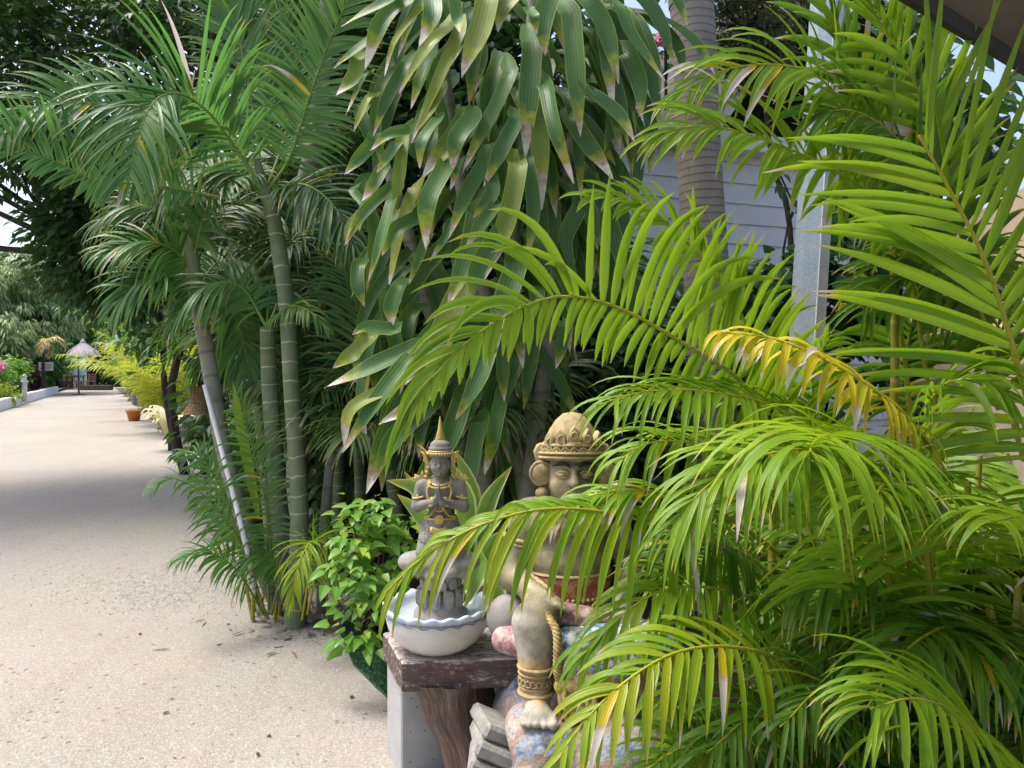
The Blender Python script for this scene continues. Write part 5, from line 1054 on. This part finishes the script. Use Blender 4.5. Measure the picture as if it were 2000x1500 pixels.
for q in range(9): frond(p, arc(P(640, -30, 5.6), q * .72, rng.uniform(.4, 1.2), 1.9, 1.9), PK, L=.5, Wd=.038, N=36, t0=.15, droop=1.2)

# ------------------------------------------------------------------ small plants near the statues
g = G(715, 1235) + np.array([.05, .05, 0]); sb = thing("leafy_shrub", "bright green leafy shrub with pointed leaves left of the white bowl", "shrub", g)
mb = MB(); tips = [(745, 990, 3.75), (700, 1000, 3.75), (780, 1040, 3.8), (710, 1060, 3.7), (750, 1080, 3.75), (680, 1090, 3.65), (730, 1120, 3.65), (770, 1110, 3.75), (700, 1130, 3.6), (660, 1110, 3.65), (730, 1170, 3.62), (700, 1190, 3.6), (690, 1240, 3.58), (715, 1245, 3.6), (800, 1020, 3.85), (760, 1150, 3.7), (690, 1030, 3.8), (820, 1060, 3.85), (740, 1030, 3.8)]
ms = MB()
for x, y, d in tips:
    c_ = P(x, y, d); tube(ms, crom([g + rng.normal(0, .03, 3) * [1, 1, 0], (g + c_) / 2 + [0, .05, .05], c_], 8), [.012, .004], 6)
    nl = rng.integers(15, 24); a = rng.uniform(0, 6.28, nl); up = rng.uniform(-.5, .5, nl)
    D = np.stack([np.cos(a), np.sin(a) - .2, up], 1); r_ = rng.uniform(.0, .11, nl)
    top = rng.random(nl) < .35; ye = np.where(top, rng.uniform(.3, .9, nl), 0); sc = np.where(top, .7, 1.)
    leaves(mb, c_ + D * r_[:, None] * [1, 1, 1.2] + np.array([0, 0, 1.]) * (top * .03)[:, None], D + [0, -.2, -.15], np.array([0, -.5, 1.]) + rng.normal(0, .3, (nl, 3)), rng.uniform(.055, .105, nl) * sc, rng.uniform(.04, .068, nl) * sc, .6, 5, .2, prof_heart, np.stack([rng.random(nl), ye, 0 * a, 0 * a + 1], 1))
mb.build("foliage", M['bush'], sb); ms.build("twigs", M['bark'], sb)
g = G(900, 1150) * [1, 1, 0]; g = np.array([P(895, 1000, 3.75)[0], 3.75, 0]); vp = thing("variegated_plant", "cream-edged strap-leaved plant behind the kneeling statue", "plant", g)
mb = MB()
for l, w in [([(890, 1150, 3.6), (870, 1040, 3.55), (820, 960, 3.45), (755, 938, 3.4)], 34), ([(890, 1150, 3.6), (865, 1060, 3.5), (815, 1000, 3.4), (775, 965, 3.36)], 32), ([(900, 1150, 3.6), (925, 1050, 3.55), (915, 950, 3.5), (890, 880, 3.48)], 32), ([(910, 1150, 3.6), (935, 1060, 3.5), (955, 980, 3.45), (1000, 910, 3.4)], 28), ([(900, 1150, 3.6), (910, 1050, 3.5), (905, 970, 3.45), (880, 900, 3.4)], 36), ([(895, 1150, 3.6), (850, 1050, 3.6), (830, 990, 3.6), (790, 920, 3.6)], 28), ([(905, 1150, 3.6), (945, 1080, 3.4), (985, 1050, 3.35), (1020, 1060, 3.3)], 28), ([(905, 1150, 3.5), (955, 1120, 3.3), (972, 1180, 3.2), (958, 1245, 3.16)], 26), ([(905, 1150, 3.5), (940, 1090, 3.3), (930, 1130, 3.15), (905, 1190, 3.1)], 28)]:
    strap(mb, px(l), w / 1500 * 3.4 * 1.25, (rng.normal(0, .3), -1, .4), 14, .4, (rng.random(), 0, .03, 1))
mb.build("leaves", M['variegated'], vp); mb = MB(); tube(mb, [g, P(898, 1140, 3.62)], [.03, .025], 8); mb.build("stem", M['bark'], vp)

# ---- wicker lamp shade and its cord, white pole with a spiral band
lp = P(388, 806, 5.6); la = thing("wicker_lamp", "conical woven wicker lamp shade hanging beside the white pole", "lamp", lp)
mb = MB(); kk = 26
for q in range(kk):
    a = q * 2 * math.pi / kk; tube(mb, [lp + [.028 * math.cos(a), .028 * math.sin(a), .19], lp + [.055 * math.cos(a), .055 * math.sin(a), .08], lp + [.11 * math.cos(a), .11 * math.sin(a), -.01]], .0035, 5)
for z, r_ in [(.185, .03), (.19, .028), (.18, .03), (.085, .055)] + [(.06 - .011 * i, .065 + .0073 * i) for i in range(7)]: ring(mb, lp + [0, 0, z], r_, r_, .0045)
lathe(mb, lp, [(.062, .064), (.11, -.01)], 30)
mb.build("shade", M['cane_weave'], la)
mb = MB(); tube(mb, crom([lp + [0, 0, .19], lp + [.02, .1, .5], P(425, 650, 5.9)], 8), .006, 6); mb.build("cord", M['black'], la)
a = P(485, 1085, 4.5); a0 = G(497, 1190); b = P(400, 752, 4.75); mb = MB(); pl = [a0, a, b]; tube(mb, crom(pl, 30), .0155, 12)
o = tag(mb.build("pole", M['rope'], loc=a0), "thin white leaning pole with a dark spiral band beside the leaning palm", "pole")
mb = MB(); cl = crom(pl, 400)[60:250]; t = np.linspace(0, 60, len(cl)); tube(mb, cl + np.stack([.017 * np.cos(t), .017 * np.sin(t), 0 * t], 1), .0065, 5); mb.build("spiral_band", M['trunk_green'], o)

# ------------------------------------------------------------------ trees
def tree(name, label, cat, base, crowns, leafm, barkm, L, Wd, ncl, per, rc, trunk_r=.12, limbs=8, group=None, prof=prof_oval, down=.3, ye=0., droop=.5, trunk_pts=None):
    p = thing(name, label, cat, base, group); ml = MB(); ms = MB()
    fork = None
    for i, (c_, r_) in enumerate(crowns):
        cc = cloud(ml, c_, r_, ncl, per, rc, L, Wd, droop, 2, .45, prof, down, .3, .7, ye)
        if trunk_pts is None:
            f_ = np.asarray(base) * [1, 1, 0] + (np.asarray(c_) - np.asarray(base)) * [.35, .35, 0] + [0, 0, (c_[2] - r_[2]) * .75 + .1]
            if i == 0: tube(ms, crom([np.asarray(base), (np.asarray(base) + f_) / 2 + rng.normal(0, .1, 3) * [1, 1, 0], f_], 10), [trunk_r, trunk_r * .7], 12); fork = f_
        else:
            if i == 0:
                for tp_, tr_ in trunk_pts: tube(ms, crom(tp_, 20), tr_, 12)
            fork = trunk_pts[0][0][-1]
        for c in cc[:limbs if c_[0] > -8.5 else 0]: tube(ms, crom([fork, (fork + c) / 2 + rng.normal(0, .15, 3), c], 8), [trunk_r * .45, trunk_r * .1], 6)
    ml.build("crown", leafm, p); ms.build("trunk", barkm, p); return p
tb = G(362, 925)
tr1 = [P(345, 860, 10.8), P(335, 760, 10.6), P(345, 690, 10.4), P(310, 620, 10.2), P(272, 565, 10), P(200, 500, 9.8)]
tree("canopy_tree", "big dark leafy tree arching over the path, with forked brown branches", "tree", tb,
     [(P(60, 170, 10), (2.3, 2, 1.75)), (P(330, 240, 10.5), (2.2, 2, 2.25)), (P(590, 330, 9.6), (1.8, 1.5, 2.6)), (P(250, -150, 9.3), (3, 2.4, 1.3)), (P(-230, 60, 9.6), (2.2, 2, 2)), (np.array([-9.0, 7.6, 6.2]), (1.5, 1.7, .9)), (P(230, 480, 10), (.8, 1, .75))], M['canopy'], M['bark'], .15, .085, 120, 62, .45, .12, 5,  # limbless far-left crown is added out of view to shade the path
     trunk_pts=[([tb] + tr1, [.075, .06, .055, .05, .045, .03]), (px([(345, 690, 10.4), (380, 640, 10.3), (430, 560, 10), (520, 420, 9.8)]), [.07, .03]), ([G(330, 905) + np.array([0, .3, 0])] + px([(322, 760, 11), (318, 650, 11), (300, 560, 10.6)]), [.05, .045, .04]), ([G(400, 925)] + px([(398, 800, 10.5), (385, 720, 10.4), (345, 690, 10.4)]), [.065, .055, .05])])
def fill(label, base, cr, leafm, L=.16, Wd=.09, ncl=110, per=55, rc=.4, **k):
    return tree("broadleaf_tree", label, "tree", base, cr, leafm, M['bark'], L, Wd, ncl, per, rc, group="trees behind the palms", **k)
def gb(px_, d): q = P(px_, 710, d); return np.array([q[0], q[1], 0])
fill("dark bushy tree behind the ringed palm clump", gb(520, 8.2), [(P(560, 760, 8.4), (.8, .8, 1.1)), (P(620, 560, 8.2), (1.0, .9, 1.6)), (P(650, 900, 7.4), (.9, .7, .9))], M['canopy'])
fill("dark leafy tree behind the corn plant", gb(900, 7), [(P(760, 640, 6.6), (.9, .7, 2.2)), (P(950, 300, 7), (1.3, .8, 2)), (P(1050, 750, 6.4), (1.0, .7, 1.6)), (P(800, 100, 7.4), (1.3, .8, 1.4))], M['canopy'])
fill("dark leafy tree low behind the seated statue", gb(1180, 5.6), [(P(1150, 850, 5.5), (.8, .5, 1.1)), (P(1330, 800, 5.9), (.8, .5, .85))], M['canopy'], L=.12, Wd=.08)
fill("shaded tree behind the white house's left end", gb(1200, 10), [(P(1150, 350, 9.5), (1.1, 1, 1.6)), (P(1130, 560, 9), (1.2, 1, 1.8))], M['canopy'])
tree("feathery_tree", "fine-leaved olive-green tree in front of the white house gable", "tree", gb(1552, 5.35), [(P(1450, 55, 5.5), (.30, .3, .26)), (P(1400, -60, 5.5), (.4, .4, .3)), (P(1520, -30, 5.6), (.35, .3, .3)), (P(1480, 120, 5.6), (.18, .2, .14))], M['olive'], M['bark'], .045, .016, 70, 60, .13, .03, 6, trunk_pts=[([gb(1552, 5.35)] + px([(1545, 480, 5.35), (1510, 330, 5.4), (1490, 180, 5.45), (1460, 60, 5.5)]), [.03, .022, .012])])
# climber with round dark leaves around the steel post, a yellow flower on it, leafy vine above
def vine(label, base, clouds, L, ncl, per, stems, rc=.16, mat='vine'):
    p = thing("climbing_vine", label, "vine", base); ml = MB(); ms = MB()
    for c_, r_ in clouds: cloud(ml, c_, r_, ncl, per, rc, L, L * .85, .5, 4, .3, prof_heart, .55, .15)
    for s in stems: tube(ms, crom(s, 16), [.014, .006], 6)
    ml.build("foliage", M[mat], p); ms.build("stem", M['bark'], p); return p
b_ = gb(1560, 4.9)
vine("dark round-leaved climber around the foot of the steel post", b_, [(P(1540, 560, 4.9), (.36, .2, .32)), (P(1690, 560, 4.8), (.35, .25, .36)), (P(1480, 620, 5.3), (.3, .2, .3)), (P(1640, 700, 4.7), (.6, .3, .35)), (P(1700, 450, 5.2), (.25, .2, .25))], .12, 42, 9, [[b_, P(1530, 500, 5), P(1560, 430, 5), P(1530, 360, 5), P(1500, 275, 5)], [b_, P(1660, 520, 4.9), P(1720, 420, 4.9)]])
ml = MB()
p = [o for o in bpy.data.objects if o.name == "climbing_vine"][0]
cl = crom([P(1560, 430, 5), P(1530, 360, 5), P(1500, 275, 5)], 26); D = rng.normal(0, 1, (26, 3)); leaves(ml, cl + D * .03, D + [0, 0, -.4], np.array([0, -1, .5]) + rng.normal(0, .4, (26, 3)), .085, .065, .5, 4, .15, prof_heart); ml.build("twig_leaves", M['vine'], p)
c_ = P(1645, 600, 4.45); ml = MB(); a = np.arange(6) * 1.047; leaves(ml, np.repeat(c_[None], 6, 0), np.stack([np.cos(a), -.4 + 0 * a, np.sin(a)], 1), np.array([[0, -1, 0.]] * 6), .035, .032, .3, 3, .2)
tag(ml.build("yellow_flower", M['yellowflower'], loc=c_), "small yellow flower among the dark climber leaves beside the steel post", "flower")
b_ = gb(1800, 5.4)
vine("leafy green vine hanging below the dark roof corner at the upper right", b_, [(P(1740, 60, 4.6), (.4, .3, .3)), (P(1830, 170, 4.7), (.35, .3, .3)), (P(1900, 290, 4.8), (.3, .3, .28)), (P(1780, 270, 4.9), (.3, .25, .3)), (P(1700, 170, 4.9), (.3, .25, .3))], .12, 22, 8, [[b_, P(1790, 500, 5), P(1770, 300, 4.8), P(1720, 60, 4.6)], [b_, P(1850, 450, 5), P(1880, 250, 4.8)]], mat='midtree')
b_ = gb(1280, 7.5); p = thing("bougainvillea", "pink flowering bougainvillea sprig beside the palm trunk top", "flowering vine", b_); ml = MB(); cloud(ml, P(1302, 70, 7.2), (.09, .08, .08), 14, 6, .05, .05, .045, .3, 2, .3); ml.build("flowers", M['pink'], p)
ml = MB(); cloud(ml, P(1290, 100, 7.3), (.16, .12, .2), 20, 8, .08, .07, .045, .4, 2, .3); ml.build("foliage", M['midtree'], p); ms = MB(); tube(ms, crom([b_, P(1300, 500, 7.5), P(1300, 80, 7.25)], 8), .015, 6); ms.build("stem", M['bark'], p)

# ------------------------------------------------------------------ right side of the path, going away
def arclump(label, base, nf, Lf, el=(1.15, 1.52), mats=None, scale=1., group="yellow-green palms lining the right side of the path", name="areca_palm"):
    p = thing(name, label, "palm", base, group); mats = mats or (M['farareca'], M['stalk'])
    for q in range(nf): frond(p, arc(base + rng.normal(0, .12, 3) * [1, 1, 0], q * 2.4, rng.uniform(*el), Lf * rng.uniform(.8, 1.4), rng.uniform(.7, 1.5)), mats, L=.42 * scale, Wd=.045 * scale, N=22, t0=.25, segs=4, droop=1.3, yellow=rng.uniform(0, .3))
    return p
for (x, y, d, nf, Lf, lab) in [(322, 800, 17.5, 16, 2.0, "yellow-green palm nearest the dark tree trunks, with an orange pot at its foot"), (300, 790, 22, 18, 2.5, "broad yellow-green palm just behind the orange pot"), (275, 770, 27, 16, 2.7, "tall yellow-green palm halfway along the path's right side"), (268, 765, 34, 14, 2.0, "small yellow-green palm further along the path's right side"), (252, 762, 41, 14, 1.9, "farthest yellow-green palm, next to the thatched umbrella")]:
    arclump(lab, gb(x + 12, d), nf, Lf, scale=1.5)
tree("broadleaf_tree", "mid-green tree rising behind the yellow-green palms along the path", "tree", gb(300, 26), [(P(330, 640, 26), (1.6, 1.5, 1.6)), (P(370, 640, 20), (1.6, 1.4, 1.8)), (P(260, 590, 34), (2, 2, 1.4)), (P(340, 540, 24), (2.0, 2, 1.4))], M['midtree'], M['bark'], .26, .15, 80, 40, .5, .12, 5, group="trees behind the palms")
tree("broadleaf_tree", "distant pale green tree at the end of the path", "tree", gb(150, 58), [(P(130, 650, 58), (2.2, 2, 1.8)), (P(200, 640, 58), (2.4, 2, 2)), (P(175, 610, 60), (2.4, 2, 1.6)), (P(225, 690, 54), (1.2, 1, 1.4))], M['midtree'], M['bark'], .45, .26, 80, 40, .8, .15, 5, group="trees behind the palms")
g = gb(262, 30); p = thing("dragon_tree", "small far corn plant above the yellow-green palms on the path's right side", "dragon tree", g); ml, ms = MB(), MB(); tube(ms, [g, P(240, 640, 30)], [.1, .07], 8); ms.build("stem", M['trunk_pale'], p)
for q in range(60):
    h = P(236 + rng.normal(0, 12), 610 + rng.uniform(-10, 60), 30 + rng.normal(0, .2)); a = rng.uniform(0, 6.28); r_ = rng.uniform(.3, .7); o_ = np.array([math.cos(a), math.sin(a), 0])
    strap(ml, [h, h + o_ * r_ * .6 + [0, 0, .12], h + o_ * r_ - [0, 0, .4], h + o_ * r_ * 1.1 - [0, 0, .9]], .13, o_ + [0, 0, .6], 7, .3, (rng.random(), 0, .05, 1))
ml.build("leaf_head", M['dracaena'], p)
def pot(name, label, c_, r, h, mat):
    mb = MB(); lathe(mb, c_, [(0, 0), (r * .7, 0), (r * .95, h * .8), (r * 1.08, h * .82), (r * 1.08, h), (r * .9, h), (r * .85, h * .9), (0, h * .88)], 22); return tag(mb.build(name, mat, loc=c_), label, "pot")
g = G(262, 822); pot("flower_pot", "orange pot standing at the right edge of the path", g, .2, .3, M['terracotta'])
g = G(118, 760); pot("flower_pot", "dark grey pot at the far end of the white kerb", g, .3, .62, M['greypot'])
g = G(332, 880); p = thing("cream_plant", "pale cream-leaved plant at the foot of the dark tree trunks", "plant", g); ml = MB()
for q in range(26):
    a = rng.uniform(0, 6.28); o_ = np.array([math.cos(a), math.sin(a), 0]); h = rng.uniform(.4, .75); h0 = g + [0, 0, .1]
    strap(ml, [h0, h0 + o_ * .16 + [0, 0, h * .6], h0 + o_ * .34 + [0, 0, h], h0 + o_ * .5 + [0, 0, h * .85]], .13, o_ * -.5 + [0, 0, 1], 8, .3, (rng.random(), 0, 0, 1))
ml.build("leaves", M['cream'], p); ms = MB(); tube(ms, [g, g + [0, 0, .3]], .04, 8); ms.build("stem", M['bark'], p)

# ------------------------------------------------------------------ left side of the path
k0, k1 = G(-120, 838), G(110, 768); kd = nrm(k1 - k0); kl = np.linalg.norm(k1 - k0); nk = 9
for q in range(nk):
    a = k0 + kd * kl * q / nk; b = k0 + kd * (kl * (q + 1) / nk - .04); mb = MB(); box(mb, (a + b) / 2 + [0, 0, .17 + (.012 if q % 2 else 0)], (np.linalg.norm(b - a) / 2, .1, .2), rotz(math.atan2(kd[1], kd[0])), .015)
    pos = "white painted kerb block on the left of the path, " + ["nearest of the row", "second from the near end", "third from the near end", "fourth from the near end", "middle of the row", "fourth from the far end", "third from the far end", "second from the far end", "last, next to the grey pot"][q]
    tag(fix_normals(mb.build("kerb_block", M['white'], loc=a, smooth=False)), pos, "kerb", "white kerb blocks along the left of the path")
kn = np.array([kd[1], -kd[0], 0]); kn = kn if kn[0] < 0 else -kn
mb = MB(); a, b = k0 - kd * 20 + kn * .1, k1 + kd * 8 + kn * .1; mb.add([a + [0, 0, .12], b + [0, 0, .12], b + kn * 40 + [0, 0, .12], a + kn * 40 + [0, 0, .12]], [(0, 1, 2, 3)]); o = fix_normals(mb.build("planting_bed", M['soil'], smooth=False)); tag(o, kind="structure")
def shrub(label, c_, r_, mat, L=.2, ncl=50, per=34, name="shrub", cat="shrub", flower=None, group="shrubs in the bed left of the path", ye=0.):
    g = np.array([c_[0], c_[1], .1]); p = thing(name, label, cat, g, group); ml = MB(); cloud(ml, c_, r_, ncl, per, .32, L, L * .5, .5, 2, .4, ye=ye); ml.build("foliage", M[mat], p)
    ms = MB()
    for q in range(4): tube(ms, crom([g + rng.normal(0, .06, 3) * [1, 1, 0], c_ + rng.normal(0, .4, 3) * r_], 6), [.04, .015], 6)
    ms.build("stem", M['bark'], p)
    if flower: [(cloud(fl, P(*f), (.16, .12, .13), 12, 7, .09, .1, .09, .3, 2, .3), fl.build("flower_cluster", M['pink'], p)) for f in flower for fl in [MB()]]
shrub("pink-flowered green bush at the left edge above the kerb", P(-25, 735, 29), np.array([.75, .8, .95]), 'bush', .17, flower=[(3, 712, 28.2), (-8, 718, 28.2)])
shrub("leafy light green bush beside the purple-leaved plant", P(24, 735, 35), np.array([.6, .8, .85]), 'bush', .18)
shrub("dark purple-leaved plant beside the white post", P(62, 742, 41), np.array([.35, .5, .6]), 'purple', .17)
shrub("bushy green plant under the white sign board", P(84, 738, 47), np.array([.5, .6, .6]), 'midtree', .2)
shrub("yellowish low plant behind the kerb near the sign board", P(98, 738, 51), np.array([.8, .7, .8]), 'farareca', .24)
shrub("tall green bush just left of the thatched umbrella", P(118, 725, 52), np.array([1.3, 1, 1.1]), 'midtree', .3)
shrub("dense green bush right of the dark hut doorway", P(222, 730, 53), np.array([1.0, .8, 1.1]), 'midtree', .3, group="shrubs at the end of the path")
shrub("low yellow-green plant at the near end of the kerb", P(-10, 775, 28), np.array([.6, .5, .3]), 'farareca', .2)
tree("mango_tree", "haze-pale green mango tree with hanging leaves beyond the left bed", "tree", gb(0, 40), [(P(20, 560, 40), (2.6, 2, 1.9)), (P(90, 580, 42), (1.9, 2, 1.8)), (P(-60, 560, 38), (2.2, 2, 2)), (P(60, 630, 40), (2.4, 2, 1.4)), (P(-20, 660, 37), (2.0, 1.6, 1.4))], M['mango'], M['bark'], .36, .1, 120, 50, .42, .16, 6, prof=prof_lance, down=.9, ye=.25, droop=.8, group="trees along the left of the path")
tree("broadleaf_tree", "deep green tree behind the mango tree at the left edge", "tree", gb(-80, 46), [(P(-90, 640, 46), (3, 2, 2.4)), (P(60, 680, 48), (2.6, 2, 2)), (P(110, 640, 54), (2.4, 2, 2.4))], M['midtree'], M['bark'], .4, .22, 90, 40, .6, .16, 5, group="trees along the left of the path")
g = gb(84, 38); p = thing("potted_palm", "drooping palm with orange-brown fronds above the white sign board", "palm", g); trunk(p, [g, P(84, 670, 38)], [.09, .06], M['bark'], 10)
for q in range(14): frond(p, arc(P(84, 672, 38), q * 2.4, rng.uniform(.2, 1.1), 1.25, 2.4), (M['areca_yellow'] if q % 2 else M['palm'], M['stalk']), L=.42, Wd=.06, N=18, segs=4, droop=1.5, yellow=.6 if q % 2 else 0, brown=.5 if q % 2 else 0)
g = G(88, 781) * 1.0; g = np.array([P(88, 700, 43)[0], P(88, 700, 43)[1], 0]); sg = thing("sign", "white sign board with dark lettering on a black post behind the kerb", "sign", g)
c_ = P(90, 716, 43); mb = MB(); box(mb, c_, (.36, .02, .235), rotz(.25), .01); bo = fix_normals(mb.build("board", M['white'], sg, smooth=False))
mb = MB(); Rz = rotz(.25)
for row, (z, segs_) in enumerate([(.14, [(-.26, -.02), (.04, .12), (.16, .27)]), (.045, [(-.27, -.15), (-.11, .06), (.1, .26)]), (-.05, [(-.24, .0), (.05, .24)]), (-.14, [(-.2, -.05), (.0, .18)])]):
    for a, b in segs_:
        x = a
        while x < b: wv = rng.uniform(.015, .03); mb.add([c_ + Rz @ np.array([xx, -.024, zz]) for xx, zz in ((x, z - .03), (x + wv, z - .03), (x + wv, z + rng.uniform(.0, .035)), (x, z + .03))], [(0, 1, 2, 3)]); x += wv + .014
mb.build("lettering", M['darkstripe'], bo, smooth=False)
mb = MB(); tube(mb, [g, c_ + Rz @ np.array([-.05, .045, .6])], .03, 8); mb.build("post", M['black'], sg)
a = G(47, 787); a = np.array([P(47, 700, 30)[0], P(47, 700, 30)[1], .1]); mb = MB(); lathe(mb, a, [(0, 0), (.09, 0), (.09, .75), (.13, .77), (.13, .82), (.07, .84), (.08, .98), (.12, 1.0), (.0, 1.1)], 16)
tag(mb.build("garden_lamp", M['white'], loc=a), "short white garden lamp post among the shrubs left of the path", "lamp")
a = np.array([P(83, 700, 41)[0], P(83, 700, 41)[1], .1]); mb = MB(); lathe(mb, a, [(0, 0), (.08, 0), (.08, .8), (.11, .82), (.11, .95), (.0, 1.0)], 14); tag(mb.build("garden_lamp", M['white'], loc=a), "short white post under the sign board beside the kerb", "lamp")

# ------------------------------------------------------------------ end of the path
g = G(154, 771); um = thing("thatched_umbrella", "pale thatched umbrella on a grey pole at the end of the path", "umbrella", g)
d_ = g[1]; mb = MB(); tube(mb, [g, g + [0, 0, 2.3]], .045, 10); mb.build("pole", M['greypot'], um)
mb = MB(); th_ = .0; top = g + np.array([.25, 0, 2.75])
for r_ in range(5):
    n_ = 60; a = np.linspace(0, 6.283, n_, endpoint=False) + rng.normal(0, .04, n_); f0 = .04 + r_ * .13; s0 = np.stack([np.cos(a) * f0, np.sin(a) * f0, -.75 * f0 - 0 * a], 1) + top
    leaves(mb, s0, np.stack([np.cos(a), np.sin(a), -.95 + 0 * a], 1), np.stack([np.cos(a), np.sin(a), 1 + 0 * a], 1), .46, .14, .8, 4, .2, prof_strap)
mb.build("thatch", M['thatch'], um)
mb = MB(); lathe(mb, top + [0, 0, -.05], [(.12, -.08), (.14, 0), (.07, .1), (.0, .2)], 14); mb.build("cap", M['thatch'], um)
mb = MB(); lathe(mb, g + [0, 0, .95], [(0, 0), (.34, 0), (.36, .02), (.34, .04), (0, .04)], 20); mb.build("round_table", M['greypot'], um)
mb = MB(); lathe(mb, g, [(.36, .0), (.34, .04), (.05, .06)], 18); mb.build("base", M['greypot'], um)
g0 = gb(156, 52); ht = thing("beach_hut", "small turquoise hut with white posts behind the thatched umbrella", "hut", g0)
mb = MB(); box(mb, g0 + [-.1, 0, .95], (.75, .5, .75), None, .02); box(mb, g0 + [-.1, 0, 2.0], (.55, .4, .32), None, .02); fix_normals(mb.build("wall", M['turquoise'], ht, smooth=False))
mb = MB()
for x in (-.9, .05, .7): box(mb, g0 + [x, -.56, .8], (.05, .05, .8), None, .01)
box(mb, g0 + [-.1, -.56, .35], (.8, .03, .06), None, .01); fix_normals(mb.build("post", M['white'], ht, smooth=False))
mb = MB(); box(mb, g0 + [.9, -.1, .9], (.28, .3, .75), None, .02); fix_normals(mb.build("doorway", M['dark'], ht, smooth=False))
def chair(label, c_, a):
    Mz = rotz(a); p = thing("wooden_chair", label, "chair", c_, "brown wooden chairs at the end of the path")
    def part(nm, cs):
        mb = MB()
        for c, h in cs: box(mb, c_ + Mz @ np.array(c), h, Mz, .008)
        fix_normals(mb.build(nm, M['brownwood'], p, smooth=False))
    part("seat", [((0, 0, .45), (.24, .24, .025))]); part("backrest", [((0, .23, .62 + .13 * q), (.22, .015, .045)) for q in range(3)] + [((s * .22, .23, .65), (.025, .025, .24)) for s in (-1, 1)])
    for sx in (-1, 1):
        for sy in (-1, 1): part("leg", [((sx * .2, sy * .2, .21), (.028, .028, .21))])
for (x, d, a, lab) in [(128, 49, 2.2, "brown wooden chair nearest the grey pot"), (139, 50, 1.2, "brown wooden chair in front of the turquoise hut's left post"), (165, 49, -1.2, "brown wooden chair right of the umbrella pole"), (177, 50, -2.4, "brown wooden chair by the dark hut doorway")]: chair(lab, gb(x, d), a)
g = gb(147, 49.5); tb_ = thing("wooden_table", "brown wooden table behind the umbrella pole", "table", g); mb = MB(); box(mb, g + [0, 0, .74], (.42, .35, .03), None, .01); fix_normals(mb.build("tabletop", M['brownwood'], tb_, smooth=False))
for sx in (-1, 1):
    for sy in (-1, 1): mb = MB(); box(mb, g + [sx * .36, sy * .29, .355], (.03, .03, .355), None, .006); fix_normals(mb.build("leg", M['brownwood'], tb_, smooth=False))
a = gb(186, 46); mb = MB(); slab(mb, [a + [-.9, -.2, .3], a + [.9, -.3, .3], a + [.9, .3, .3], a + [-.9, .3, .3]], .29, .02); tag(fix_normals(mb.build("low_wall", M['soil'], loc=a, smooth=False)), "low brown brick edging to the right of the thatched umbrella", "wall")
